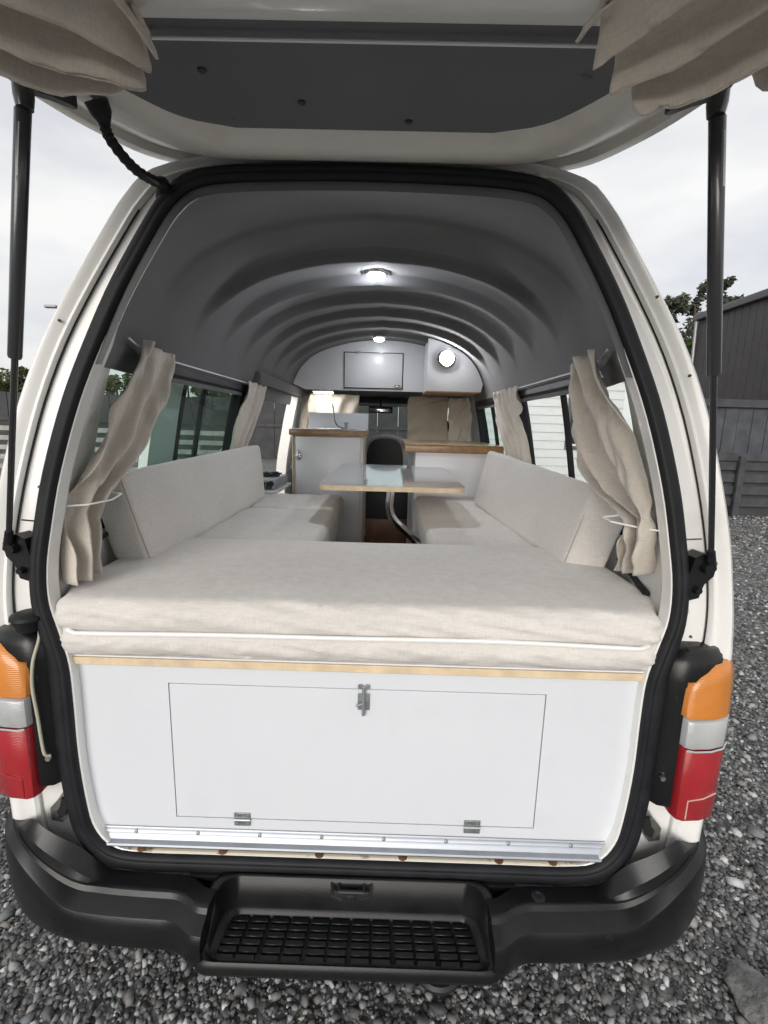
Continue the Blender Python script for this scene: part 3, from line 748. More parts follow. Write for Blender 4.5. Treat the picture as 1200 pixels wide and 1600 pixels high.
part('bolt_knob', tube([(BX, PY-.010, BZ-.029), (BX-.017, PY-.017, BZ-.0315)], .003, 8), 'alu', lt)
part('plywood_edge', box((-.685, PY-.013, 1.094), (.672, 1.30, 1.112), .0012, 1), 'ply', bed)
part('mattress_board', box((-.685, PY-.01, 1.1135), (.685, 1.64, 1.117)), 'white_lam', bed)
def trim_strip():
    prof = [(.0, .651), (-.003, .6525), (-.0045, .649), (-.0028, .646), (-.006, .6435), (-.0078, .640), (-.0058, .637), (-.009, .634), (-.011, .630), (-.014, .6265), (-.026, .6245), (-.029, .6215), (-.028, .618), (-.006, .616)]
    return recalc(loft([[(-.640, PY-.001+y, z) for y, z in prof], [(.632, PY-.001+y, z) for y, z in prof]], cap=True))
ts = part('trim_strip', trim_strip(), 'alu', bed, ang=25)
for i in range(8):
    part('screw', lathe([(.0032, -.002), (.0048, -.0004), (.005, .002)], (-.545+.155*i, PY-.008, .6415), 'y', 10), 'zinc', ts)

mt = None
def mattress():
    V, F = cushion([[[(-.735, .985, 1.119), (-.735, .982, 1.258)], [(-.75, 1.63, 1.119), (-.75, 1.63, 1.248)]], [[(.735, .985, 1.119), (.735, .982, 1.258)], [(.75, 1.63, 1.119), (.75, 1.63, 1.248)]]], .030, .0022, 3.1, .009, .011, 4.0)
    O = []
    for x, y, z in V:
        if y < 1.10 and z < 1.258:      # diagonal pulls on the front boxing
            a = sm(1.10, 1.0, y); tt = z-1.18
            wv = mnoise.noise(Vector((x*9+tt*40, 0, tt*6)))+.6*mnoise.noise(Vector((x*23-tt*60, 4, tt*10)))
            pin = math.exp(-((z-1.182)/.012)**2)
            w2 = 1-abs(mnoise.noise(Vector((x*7+tt*55, 2, tt*5))))*2; y -= a*((.006*wv+.006*max(0, w2))*(1-pin)) - a*.010*pin; z += a*.0015*wv*sm(1.2, 1.25, z)
            if z < 1.18: y += a*.003*mnoise.noise(Vector((x*30+z*200, 9, 0)))
        x *= 1-.068*sm(1.14, 1.0, y)
        O.append((x, y+.012, z))
    return O, F
mt = part('mattress', mattress(), 'fabric', None, (0, 1.3, 1.119), ang=70); tag(mt, 'wide beige mattress cushion with white piping across the rear of the van', 'mattress')
pp = [(x, .986-.003*math.cos(x*9)+(.035*sm(.635, .675, abs(x))), 1.186+.004*math.sin(x*4+1)+.012*sm(-.5, -.70, x)*0) for x in [-.674+1.348*i/60 for i in range(61)]]
pip = part('piping', tube(pp, .0052, 8), 'piping', mt)

def bench(name, label, x0, x1, y0, y1):
    b = thing(name, label, 'bench', ((x0+x1)/2, (y0+y1)/2, .635))
    part('side_panel', box((x0, y0, .636), (x1, y1, 1.095), .003), 'white_lam', b); xi = x0 if abs(x0) < abs(x1) else x1
    part('edge_strip', box((min(xi, xi+.006), y0, 1.085), (max(xi, xi+.006), y1, 1.10), .001), 'ply', b); return b
bench('storage_bench', 'white bench box below the left seat cushion', -.74, -.235, 1.66, 2.68)
bench('storage_bench', 'white bench box below the right seat cushion', .262, .74, 1.66, 2.86)
c = part('seat_cushion', cushion(corners(-.755, -.185, 1.645, 2.32, 1.102, 1.238), .028, .004, 1.7, .004), 'fabric_top', None, (-.47, 2.0, 1.102)); tag(c, 'long beige seat cushion on the left bench, next to the mattress', 'cushion')
c = part('seat_cushion', cushion(corners(-.75, -.20, 2.33, 2.76, 1.102, 1.243), .03, .010, 8.7, .006, .02, 9), 'fabric', None, (-.47, 2.55, 1.102)); tag(c, 'rumpled short beige cushion at the far end of the left bench', 'cushion')
c = part('seat_cushion', cushion(corners(.222, .755, 1.645, 2.86, 1.102, 1.238), .028, .004, 5.7, .004), 'fabric_top', None, (.49, 2.2, 1.102)); tag(c, 'long beige seat cushion on the right bench', 'cushion')
# leaning back cushions
bl = cushion([[[(-.745, 1.345, 1.240), (-.785, 1.32, 1.470)], [(-.72, 2.56, 1.245), (-.745, 2.58, 1.505)]], [[(-.622, 1.325, 1.233), (-.690, 1.31, 1.508)], [(-.608, 2.55, 1.245), (-.635, 2.57, 1.538)]]], .020, .004, 2.2, .005)
c = part('back_cushion', bl, 'fabric', None, (-.7, 1.95, 1.24)); tag(c, 'beige back cushion leaning under the left window', 'cushion')
br_ = cushion([[[(.603, 1.41, 1.236), (.682, 1.42, 1.495)], [(.525, 2.56, 1.245), (.592, 2.58, 1.54)]], [[(.718, 1.37, 1.240), (.785, 1.38, 1.445)], [(.635, 2.57, 1.245), (.695, 2.59, 1.50)]]], .020, .004, 6.2, .005)
c = part('back_cushion', br_, 'fabric', None, (.68, 1.95, 1.24)); tag(c, 'beige back cushion leaning under the right window', 'cushion')
def seam(o, P):
    part('seam', tube(crom(P, 4), .0016, 6), 'seam', o)
BL, BR = [o for o in COL.objects if o.name.startswith('back_cushion')]
seam(BL, [(-.629, 1.331, 1.250), (-.661, 1.322, 1.37), (-.692, 1.316, 1.490)])
seam(BR, [(.610, 1.415, 1.252), (.648, 1.420, 1.37), (.684, 1.425, 1.478)])

# table
tab = thing('folding_table', 'pale grey laminate table with rounded corners on a bent chrome leg', 'table', (.08, 2.45, .9))
tp = rrect(-.235, .388, 1.955, 3.02, .06, 8)
part('table_top', recalc(loft([[(x, y, 1.404) for x, y in tp], [(x, y, 1.406) for x, y in tp]], cap=True)), 'table_lam', tab)
part('table_edge', recalc(loft([[(x, y, 1.384) for x, y in tp], [(x, y, 1.4035) for x, y in tp]], cap=True)), 'ply', tab)
part('leg', tube(crom([(.075, 2.40, 1.38), (.072, 2.40, 1.30), (.07, 2.40, 1.235), (.095, 2.40, 1.175), (.17, 2.40, 1.105), (.255, 2.40, 1.02)], 6), .021, 14), 'chrome', tab)
part('leg_socket', lathe([(.045, -.012), (.045, -.004), (.026, 0)], (.075, 2.40, 1.383), 'z', 16), 'chrome', tab)

# sink cabinet
sk = thing('sink_cabinet', 'white cabinet with timber-edged counter and sink at the left front', 'cabinet', (-.34, 3.4, .635))
part('carcass', box((-.585, 3.222, .80), (-.115, 3.66, 1.572), .002), 'white_lam', sk)
part('plinth', box((-.34, 3.236, .636), (-.12, 3.64, .80), .002), 'white_lam', sk)
dr = part('door', box((-.572, 3.205, .86), (-.135, 3.2205, 1.565), .003), 'white_lam', sk)
part('edge_strip', box((-.596, 3.203, .80), (-.5865, 3.66, 1.57), .001), 'ply', sk)
part('edge_strip', box((-.1148, 3.206, .636), (-.108, 3.222, 1.57), .001), 'ply_dark', sk)
hd = part('handle', tube(crom([(-.552, 3.20, 1.475), (-.55, 3.185, 1.46), (-.552, 3.183, 1.43), (-.556, 3.20, 1.412)], 5), .007, 8), 'chrome', dr)
part('handle_rose', lathe([(.014, -.006), (.02, -.002), (.02, .002)], (-.553, 3.204, 1.43), 'y', 14), 'chrome', dr)
part('counter_edge', box((-.612, 3.185, 1.574), (-.10, 3.66, 1.612), .004), 'timber_edge', sk)
part('counter_top', box((-.610, 3.187, 1.6135), (-.102, 3.655, 1.6165)), 'white_lam', sk)
part('sink_bowl', lathe([(.15, .0), (.155, .004), (.13, .005), (.12, .0022)], (-.33, 3.36, 1.6165), 'z', 24), 'alu', sk)
part('splashback', box((-.555, 3.63, 1.617), (-.105, 3.645, 1.735), .002), 'white_panel', sk)
fc = part('tap_spout', tube(crom([(-.265, 3.44, 1.62), (-.31, 3.44, 1.635), (-.335, 3.44, 1.67), (-.342, 3.44, 1.73), (-.35, 3.44, 1.775), (-.352, 3.42, 1.785)], 6), .0055, 8), 'chrome', sk)
part('tap_pump', tube([(-.255, 3.44, 1.617), (-.255, 3.44, 1.645), (-.253, 3.44, 1.665)], [.011, .010, .018], 10), 'zinc', sk)
# shelf with cooker in the door opening
sh = part('side_shelf', join(box((-.80, 2.78, 1.236), (-.60, 3.20, 1.252), .003), box((-.79, 2.80, .80), (-.775, 3.18, 1.235), .002)), 'white_lam', None, (-.7, 3.0, .8)); tag(sh, 'small white shelf in the side doorway beside the sink cabinet', 'shelf')
ck = thing('camp_stove', 'portable black and silver gas stove on the shelf in the side doorway', 'stove', (-.70, 2.98, 1.254))
part('stove_body', box((-.785, 2.83, 1.255), (-.62, 3.16, 1.315), .006), 'alu', ck)
part('front_grille', join(*[box((-.77+.019*i, 2.822, 1.258), (-.757+.019*i, 2.832, 1.30), .002, 1) for i in range(7)]), 'dash_black', ck)
part('burner_ring', tube([(-.70+.06*math.cos(R(a)), 3.0+.06*math.sin(R(a)), 1.325) for a in range(0, 360, 20)], .008, 8, closed=True), 'black', ck)
for a in (0, 60, 120):
    part('pan_support', tube([(-.70+.08*math.cos(R(a)), 3.0+.08*math.sin(R(a)), 1.336), (-.70-.08*math.cos(R(a)), 3.0-.08*math.sin(R(a)), 1.336)], .005, 6), 'black', ck)
part('control_knob', lathe([(.001, -.022), (.016, -.02), (.018, 0)], (-.645, 2.83, 1.29), 'y', 14), 'dash_black', ck)
# right cabinet
rc = thing('kitchen_cabinet', 'white cabinet with honey timber counter at the right front', 'cabinet', (.47, 3.4, .635))
part('carcass', box((.222, 2.93, .64), (.74, 3.85, 1.496), .002), 'white_lam', rc)
part('counter_edge', box((.155, 2.90, 1.4975), (.755, 3.86, 1.542), .004), 'timber_edge', rc)
part('counter_top', box((.157, 2.902, 1.5435), (.753, 3.858, 1.5465)), 'counter_top', rc)
# overhead locker
ov = thing('overhead_locker', 'white arched overhead locker below the roof at the cab end', 'locker', (0, 3.7, 1.9))
ko = [liner_pt(3.66, k, 1) for k in range(KL, NP)]
half = [(x-.004, z-.004) for x, _, z in ko if z > 1.92]
poly = [(-.585, 1.905)]+[(-max(0, x), z) for x, z in half]+[(x, z) for x, z in half[-2::-1]]+[(.70, 1.905)]
part('front_panel', prism(poly, 'y', 3.67, 3.685), 'white_lam', ov, smooth=False)
d1 = part('door', box((-.290, 3.655, 1.925), (.140, 3.6665, 2.175), .003), 'white_lam', ov)
part('door_outline', join(*[box(a, b) for a, b in (((-.296, 3.664, 1.919), (-.2905, 3.669, 2.181)), ((.1405, 3.664, 1.919), (.146, 3.669, 2.181)), ((-.2904, 3.664, 2.1755), (.1404, 3.669, 2.181)), ((-.2904, 3.664, 1.919), (.1404, 3.669, 1.9245)))]), 'dark_gap', ov)
part('catch', box((.085, 3.645, 1.935), (.13, 3.654, 1.95), .003), 'chrome', d1)
for x in (-.19, -.02): part('hinge', box((x-.02, 3.648, 2.17), (x+.02, 3.656, 2.184), .002), 'zinc', d1)
ks_ = [liner_pt(3.31, k, 1) for k in range(KL, NP)]
hb = [(x-.006, z-.008) for x, _, z in ks_ if z > 1.93 and x > .30]
xtop = .30; ztop = hb[-1][1]
pb = [(.30, 1.89), (.30, ztop+.004)]+[(x, z) for x, z in hb[::-1]]+[(hb[0][0]-.01, 1.89)]
part('side_box', prism(pb, 'y', 3.30, 3.664), 'white_lam', ov, smooth=False)
part('box_base', box((.295, 3.30, 1.882), (hb[0][0]-.012, 3.66, 1.8885)), 'ply_dark', ov)

# lamps
def ceiling_lamp(name, label, c, r, lens_m, ring='chrome'):
    t = thing(name, label, 'lamp', c)
    part('housing', lathe([(r, .0), (r*1.02, -.006), (r*.92, -.014), (r*.7, -.018)], c, 'z', 28), ring, t)
    part('lens', lathe([(r*.68, -.0185), (r*.6, -.027), (r*.35, -.033), (.002, -.034)], c, 'z', 24), lens_m, t); return t
zc = liner_pt(2.07, NP-1, 1)[2]; ceiling_lamp('ceiling_lamp', 'larger round chrome ceiling lamp nearest the tailgate', (-.012, 2.07, zc), .054, 'lamp_dim')
zc = liner_pt(3.40, NP-1, 1)[2]; ceiling_lamp('ceiling_lamp', 'small lit ceiling lamp just in front of the overhead locker', (-.03, 3.40, zc), .05, 'lamp_lens')
wl = thing('wall_lamp', 'bright round lamp on the white side box at the right front', 'lamp', (.425, 3.30, 2.10))
part('housing', lathe([(.062, -.001), (.062, -.014), (.055, -.02), (.047, -.02)], (.425, 3.299, 2.10), 'y', 28), 'chrome', wl)
part('lens', lathe([(.046, -.0205), (.040, -.028), (.002, -.031)], (.425, 3.299, 2.10), 'y', 24), 'lamp_lens_b', wl)
sl = thing('counter_lamp', 'flat lit lamp under the overhead locker above the sink', 'lamp', (-.46, 3.72, 1.90))
part('housing', box((-.54, 3.69, 1.89), (-.38, 3.79, 1.904), .004), 'white_lam', sl)
part('lens', box((-.53, 3.70, 1.883), (-.39, 3.78, 1.8895), .003), 'strip_lens', sl)

# ------------------------------------------------------------------ curtains
def curtain(name, label, rows, folds, amp, seed, m='curtain', nu=90, nv=46, nrm=None, rough=1.0):
    """rows: list of (start, end) 3-D lines from the header down; nrm: direction of the folds"""
    A = crom([a for a, b in rows], 12); B = crom([b for a, b in rows], 12); nr = Vector(nrm).normalized(); n = len(A)-1
    def fn(u, v):
        t = v*n; i = min(int(t), n-1); f = t-i
        a = A[i].lerp(A[i+1], f); b = B[i].lerp(B[i+1], f)
        uu = u+.05*mnoise.noise(Vector((u*3+seed, v*2.0, seed)))
        w_ = (b-a).length; w0 = (Vector(rows[0][1])-Vector(rows[0][0])).length
        am = amp*(.75+.7*mnoise.noise(Vector((u*2.2, v*1.6, seed+5))))*(.65+.5*v)
        ph = folds*uu+1.1*mnoise.noise(Vector((u*1.5, v*1.7, seed+9)))*v+.35*v*seed
        s = math.sin(2*math.pi*ph); s = math.copysign(abs(s)**.75, s)
        p = a.lerp(b, uu)+nr*(am*s)
        p += nr*(.35*rough*amp*(mnoise.noise(Vector((u*5+seed, v*5+u*3, 2)))+.5*mnoise.noise(Vector((u*11+seed, v*12-u*5, 7)))))+(b-a).normalized()*(.25*am*math.cos(2*math.pi*ph*1.0))
        return p[:]
    o = part(name, grid(fn, nu, nv), m, None, tuple((A[0]+B[0])/2), ang=180)
    md = o.modifiers.new('thick', 'SOLIDIFY'); md.thickness = .003
    return tag(o, label, 'curtain')
def W(side, y, z, off): return (side*(in_x(max(1.04, y), z)-off), y, z)
cl = curtain('curtain', 'beige curtain tied back at the rear of the left window', [(W(-1, 1.33, 1.866, .035), W(-1, 1.65, 1.866, .035)), (W(-1, 1.235, 1.765, .035), W(-1, 1.60, 1.76, .055)), (W(-1, 1.18, 1.68, .03), W(-1, 1.53, 1.67, .07)), (W(-1, 1.135, 1.59, .03), W(-1, 1.43, 1.575, .075)), (W(-1, 1.09, 1.51, .02), W(-1, 1.26, 1.50, .06)), (W(-1, 1.075, 1.462, .015), W(-1, 1.19, 1.462, .05)), (W(-1, 1.055, 1.385, .015), W(-1, 1.19, 1.375, .045)), (W(-1, 1.045, 1.275, .02), W(-1, 1.175, 1.27, .04))], 2.6, .032, 1.3, nrm=(1, -.3, 0), rough=2.0)
part('tie_cord', tube([W(-1, 1.05, 1.458, .002), W(-1, 1.07, 1.460, .05), W(-1, 1.12, 1.464, .085), W(-1, 1.175, 1.470, .09), W(-1, 1.20, 1.474, .04)], .0022, 6), 'piping', cl)
c2 = curtain('curtain', 'full beige curtain tied back at the rear of the right window', [(W(1, 1.285, 1.866, .04), W(1, 1.62, 1.866, .06)), (W(1, 1.22, 1.765, .035), W(1, 1.60, 1.76, .085)), (W(1, 1.155, 1.67, .03), W(1, 1.58, 1.655, .10)), (W(1, 1.105, 1.57, .025), W(1, 1.50, 1.555, .10)), (W(1, 1.07, 1.50, .02), W(1, 1.34, 1.485, .08)), (W(1, 1.052, 1.452, .012), W(1, 1.145, 1.448, .05)), (W(1, 1.065, 1.39, .015), W(1, 1.15, 1.385, .055)), (W(1, 1.11, 1.32, .015), W(1, 1.20, 1.30, .05))], 2.5, .036, 4.1, nrm=(-1, -.35, 0), rough=1.9)
part('tie_cord', tube([W(1, 1.045, 1.440, .002), W(1, 1.06, 1.444, .045), W(1, 1.09, 1.450, .10), W(1, 1.125, 1.454, .112), W(1, 1.15, 1.456, .06)], .0022, 6), 'piping', c2)
curtain('curtain', 'beige curtain gathered at the front end of the left window', [(W(-1, 2.52, 1.862, .03), W(-1, 2.86, 1.862, .03)), (W(-1, 2.46, 1.72, .04), W(-1, 2.80, 1.72, .05)), (W(-1, 2.38, 1.56, .04), W(-1, 2.62, 1.56, .06)), (W(-1, 2.36, 1.36, .04), W(-1, 2.52, 1.36, .06))], 3.4, .024, 2.2, nrm=(1, -.2, 0), nu=60, nv=30)
curtain('curtain', 'beige curtain gathered between the two right windows', [(W(1, 2.42, 1.862, .03), W(1, 2.92, 1.862, .03)), (W(1, 2.40, 1.72, .04), W(1, 2.90, 1.72, .05)), (W(1, 2.34, 1.58, .04), W(1, 2.74, 1.58, .06)), (W(1, 2.34, 1.40, .04), W(1, 2.62, 1.40, .06))], 5.2, .022, 7.2, nrm=(-1, -.2, 0), nu=80, nv=30)
curtain('curtain', 'beige curtain lit by the lamp behind the sink splashback', [((-.58, 3.86, 1.885), (-.20, 3.90, 1.885)), ((-.59, 3.86, 1.75), (-.19, 3.90, 1.76)), ((-.58, 3.86, 1.45), (-.20, 3.90, 1.45))], 3.0, .018, 3.7, nrm=(0, -1, 0), nu=50, nv=24)
curtain('curtain', 'flat brownish curtain across the cab above the right counter', [((.205, 3.95, 1.89), (.53, 3.95, 1.89)), ((.20, 3.95, 1.78), (.53, 3.95, 1.78)), ((.20, 3.95, 1.45), (.54, 3.95, 1.45))], 1.6, .010, 9.7, 'curtain_b', nrm=(0, -1, 0), nu=50, nv=24)
curtain('curtain', 'narrow beige curtain at the front edge of the second right window', [((.53, 3.90, 1.88), (.665, 3.80, 1.88)), ((.53, 3.90, 1.76), (.69, 3.78, 1.76)), ((.54, 3.90, 1.50), (.70, 3.78, 1.50))], 2.4, .02, 5.7, nrm=(-.4, -1, 0), nu=40, nv=20)
curtain('curtain', 'narrow beige curtain hanging behind the side doorway pillar', [((-.68, 4.06, 1.88), (-.56, 3.98, 1.88)), ((-.70, 4.06, 1.70), (-.58, 3.98, 1.70)), ((-.72, 4.06, 1.45), (-.62, 3.98, 1.45))], 2.0, .02, 6.4, nrm=(.3, -1, 0), nu=40, nv=20)
# curtain wires above the side windows
for s, lb in ((-1, 'thin white curtain wire above the left window'), (1, 'thin white curtain wire above the right window')):
    wv = part('curtain_wire', tube([(s*(in_x(y, 1.85)-.022), y, 1.853) for y in (1.22, 1.4, 1.6, 1.9, 2.2, 2.6, 2.86)], .0028, 6), 'piping', None, (s*.69, 2.0, 1.85)); tag(wv, lb, 'curtain wire')
# curtains bunched on the open tailgate
def gate_curtain(s, label, seed, flip=1):
    # folds run from the rod's inner end outwards and towards the rear; the bunch sags below the gate
    z0 = 2.125
    if s < 0: rows = [((-.251, .693, 2.135), (-.290, .724, 2.105)), ((-.266, .643, 2.135), (-.335, .708, 2.10)), ((-.291, .597, 2.135), (-.408, .700, 2.10)), ((-.335, .559, 2.135), (-.457, .664, 2.10)), ((-.42, .45, 2.14), (-.58, .58, 2.11)), ((-.52, .30, 2.15), (-.70, .44, 2.13))]
    else: rows = [((.28, .665, 2.135), (.360, .722, 2.10)), ((.319, .631, 2.135), (.404, .718, 2.10)), ((.346, .585, 2.135), (.475, .711, 2.10)), ((.387, .553, 2.135), (.522, .673, 2.10)), ((.45, .45, 2.14), (.62, .59, 2.11)), ((.55, .30, 2.15), (.73, .45, 2.13))]
    (a0, b0) = rows[0]; rows = [((a0[0]+s*.018, a0[1]-.02, 2.172), (b0[0]+s*.02, b0[1]-.012, 2.165))]+rows
    o = curtain('tailgate_curtain', label, rows, 2.7, .036, seed, nrm=(-s*.25, .25, -1), rough=.7, nu=90, nv=40)
    return o
gate_curtain(-1, 'beige curtain bunched in the left corner of the raised tailgate', 1.9)
gate_curtain(1, 'beige curtain bunched in the right corner of the raised tailgate', 4.6)

# ------------------------------------------------------------------ surroundings
# right: board fence and clad shed
fn_ = thing('timber_fence', 'dark stained timber fence with rails in front of the shed', 'fence', (7.8, 9.6, 0))
FX0, FX1, FY = 5.6, 13.0, 9.6
bd = None; x = FX0; i = 0
while x < FX1:
    wd = .28+rng.uniform(-.02, .02)
    part('board', box((x, FY+.02+rng.uniform(0, .012), 1.18), (x+wd-.012, FY+.045, 2.26), .003, 1), 'fence_board', fn_, smooth=False); x += wd
part('rail', box((FX0, FY-.06, 2.16), (FX1, FY+.01, 2.31), .006, 1), 'fence_dark', fn_, smooth=False)
part('rail', box((FX0, FY-.06, 1.12), (FX1, FY+.01, 1.28), .006, 1), 'fence_dark', fn_, smooth=False)
for k in range(4):
    z = .20+.245*k
    part('slat', box((FX0, FY-.03+rng.uniform(0, .01), z), (FX1, FY+.005, z+.17), .004, 1), 'fence_dark', fn_, smooth=False)
part('backing_board', box((FX0, FY+.05, .02), (FX1, FY+.07, 1.16)), 'fence_far', fn_, smooth=False)
for x in (5.75, 7.05, 9.4, 11.8):
    part('post', box((x-.06, FY-.14, 0), (x+.06, FY-.065, 1.22), .006, 1), 'fence_dark', fn_, smooth=False)
shd = thing('clad_shed', 'dark grey shed with vertical cladding and sloping roof edge behind the fence', 'shed', (10.5, 12.0, 0))
SX, SE = 8.4, 4.66; y = 10.4
while y < 13.6:
    part('cladding_board', box((SX-.03, y+.008, .1), (SX, y+.232, SE), .004, 1), 'shed_clad', shd, smooth=False); y += .24
part('wall', box((SX+.002, 10.4, .1), (13.5, 13.66, SE)), 'dark_gap', shd, smooth=False)
part('end_wall', box((SX, 10.34, .1), (13.5, 10.395, SE)), 'shed_clad', shd, smooth=False)
part('gutter', box((SX-.16, 10.2, SE-.02), (SX-.035, 13.8, SE+.12), .02), 'shed_trim', shd, smooth=False)
part('roof', prism([(SX-.10, SE+.125), (11.0, SE+.9), (13.7, SE+.125), (13.7, SE+.165), (11.0, SE+.95), (SX-.10, SE+.165)], 'y', 10.2, 13.8), 'roof_grey', shd, smooth=False)
part('downpipe', tube(crom([(SX-.10, 13.72, SE), (SX-.08, 13.72, 4.0), (SX-.06, 13.72, 3.2), (SX-.06, 13.72, .1)], 4), .04, 8), 'lamp_grey', shd)
# white weatherboard house
hs = thing('weatherboard_house', 'white weatherboard house seen through the right windows', 'house', (3.8, 11.0, 0))
hx0, hx1, hy = 2.2, 5.3, 11.0
for k in range(20):
    z = .25+.19*k
    for (a, b) in (((hx0, 4.05), (4.75, hx1)) if 1.2 < z < 2.7 else ((hx0, hx1),)):
        part('weatherboard', recalc(loft([[(a, hy, z+.20), (a, hy-.028, z), (a, hy+.02, z), (a, hy+.02, z+.20)], [(b, hy, z+.20), (b, hy-.028, z), (b, hy+.02, z), (b, hy+.02, z+.20)]], cap=True)), 'house_white', hs, smooth=False)
part('wall', box((hx0, hy+.025, .05), (hx1, hy+7, 4.2)), 'house_white', hs, smooth=False)
wn = part('window', join(*[box(a, b, .004, 1) for a, b in (((4.05, hy-.05, 1.2), (4.13, hy+.02, 2.75)), ((4.67, hy-.05, 1.2), (4.75, hy+.02, 2.75)), ((4.135, hy-.05, 1.2), (4.665, hy+.02, 1.28)), ((4.135, hy-.05, 2.67), (4.665, hy+.02, 2.75)))]), 'shed_trim', hs, smooth=False)
part('pane', box((4.135, hy-.01, 1.285), (4.665, hy, 2.665)), 'house_glass', wn, smooth=False)
part('gable', prism([(hx0, 4.05), (hx1, 4.05), ((hx0+hx1)/2, 5.25)], 'y', hy+.01, hy+.05), 'house_white', hs, smooth=False)
part('roof', prism([(hx0-.5, 4.15), ((hx0+hx1)/2, 5.3), (hx1+.5, 4.15), (hx1+.5, 4.25), ((hx0+hx1)/2, 5.42), (hx0-.5, 4.25)], 'y', hy-.4, hy+7.4), 'roof_grey', hs, smooth=False)

# far left: tall dark fence, rail fence
ff = thing('panel_fence', 'tall dark panel fence far off on the left', 'fence', (-12, 21, 0))
x = -32.0
while x < 2.0:
    part('panel', box((x, 21+rng.uniform(-.01, .01), .02), (x+.88, 21.06, 2.62+rng.uniform(-.015, .015)), .008, 1), 'fence_far', ff, smooth=False); x += .9
part('rail', box((-32, 20.93, 1.42), (2, 20.995, 1.54)), 'fence_dark', ff, smooth=False)
rf = thing('rail_fence', 'weathered grey rail fence with diagonal braces seen through the left window', 'fence', (-9, 12.5, 0))
for x in [-16.0+2.2*i for i in range(6)]+[-3.75]:
    part('post', box((x-.06, 12.5, 0), (x+.06, 12.62, 1.45), .01, 1), 'rail_grey', rf, smooth=False)
for k in range(5):
    part('rail', box((-16.1, 12.44+rng.uniform(-.01, .01), .25+.25*k), (-3.7, 12.485, .37+.25*k), .006, 1), 'rail_grey', rf, smooth=False)
for i in range(6):
    x = -16.0+2.2*i
    part('brace', prism([(x+.06, .22), (x+.20, .22), (x+1.2, 1.38), (x+1.06, 1.38)], 'y', 12.39, 12.43), 'rail_grey', rf, smooth=False)

# trees
def tree(name, label, base, h, crown, leaf_m, nleaf, ls, seed, lean=(0, 0), group=None, flat=1.0):
    r = random.Random(seed); b = Vector(base); t = thing(name, label, 'tree', base, group)
    pts = crom([b, b+Vector((lean[0]*.3, lean[1]*.3, h*.4)), b+Vector((lean[0], lean[1], h*.8))], 4)
    rad = max(.06, h*.03); tr = [tube(pts, [lerp(rad, rad*.35, i/(len(pts)-1)) for i in range(len(pts))], 8)]
    cl_ = []
    for cx_, cy_, cz_, rr in crown:
        c = b+Vector((cx_, cy_, cz_)); st = pts[int(len(pts)*.55)]
        tr.append(tube([st, st.lerp(c, .5)+Vector((0, 0, -.1)), c], [rad*.4, rad*.25, rad*.08], 6)); cl_.append((c, rr))
    part('trunk', join(*tr), 'bark', t)
    V, F = [], []
    sub = []
    for c, rr in cl_:
        for _ in range(14):
            d = Vector((r.gauss(0, 1), r.gauss(0, 1), r.gauss(0, .8))).normalized()*rr*r.uniform(.25, 1.0); d.z *= flat
            sub.append((c+d, rr*r.uniform(.16, .36)))
    for _ in range(nleaf):
        c, rr = r.choice(sub)
        d = Vector((r.gauss(0, 1), r.gauss(0, 1), r.gauss(0, 1))).normalized()*rr*r.random()**.4
        p = c+d; a = Vector((r.gauss(0, 1), r.gauss(0, 1), r.gauss(0, .6))).normalized(); e = a.cross(Vector((r.gauss(0, 1), r.gauss(0, 1), r.gauss(0, 1)))).normalized()
        s_ = ls*r.uniform(.6, 1.5); n = len(V); V += [(p-a*s_)[:], (p+e*s_*.4)[:], (p+a*s_)[:], (p-e*s_*.4)[:]]; F.append([n, n+1, n+2, n+3])
    part('crown', (V, F), leaf_m, t, smooth=False); return t
tree('pine_tree', 'grey-green windswept tree beside the left edge of the shed', (10.65, 17.5, 0), 6.8, [(-.2, 0, 6.0, .8), (.9, 0, 6.1, .8), (-.9, 0, 5.0, .8), (.2, 0, 4.6, .7), (-.5, 0, 3.4, .7), (1.2, 0, 3.8, .7), (-1.2, 0, 6.0, .5), (-.3, 0, 4.1, .7), (-.8, 0, 2.6, .7), (-1.0, .3, 5.5, .5), (.4, 0, 6.6, .5)], 'leaf_pine', 9500, .085, 11, (.4, 0), flat=.5)
tree('leafy_shrub', 'bright green leafy shrub below the windswept tree', (9.35, 15.2, 0), 3.6, [(0, 0, 2.6, .7), (.3, 0, 1.8, .8), (-.4, 0, 3.3, .5), (-.3, 0, 4.2, .5), (0, 0, 1.0, .8)], 'leaf_green', 5000, .08, 12)
for i, (x, y, h, lb) in enumerate(((-27, 30, 5.2, 'olive bushy tree at the far left beyond the dark fence'), (-22.0, 29, 4.9, 'olive bushy tree behind the left strut beyond the fence'), (-17.5, 31, 5.0, 'olive tree beyond the dark fence, behind the left pillar'), (-12.5, 30, 4.6, 'olive tree beyond the dark fence, seen through the left window'), (-7.5, 31, 4.4, 'olive tree beyond the dark fence near the side doorway'))):
    tree('bushy_tree', lb, (x, y, 0), h, [(-1.5, 0, h*.55, 1.5), (0, 0, h*.75, 1.5), (1.6, 0, h*.6, 1.5), (.4, 0, h*.4, 1.6), (-2.6, 0, h*.45, 1.3), (2.7, 0, h*.45, 1.2)], 'leaf_olive', 6000, .16, 20+i, group='trees beyond the far fence')
# street lamp, left
sl_ = thing('street_lamp', 'small grey street lamp head against the sky on the left', 'street lamp', (-19.2, 30, 0))
part('pole', tube([(-19.2, 30, 0), (-19.2, 30, 7.6), (-19.3, 30, 7.95), (-20.2, 30, 8.1)], [.10, .06, .05, .04], 8), 'lamp_grey', sl_)
part('lamp_head', xform(cushion(corners(-.38, .38, -.15, .15, -.09, .09), .085, 0), Matrix.Translation((-20.55, 30, 8.10))), 'lamp_grey', sl_)

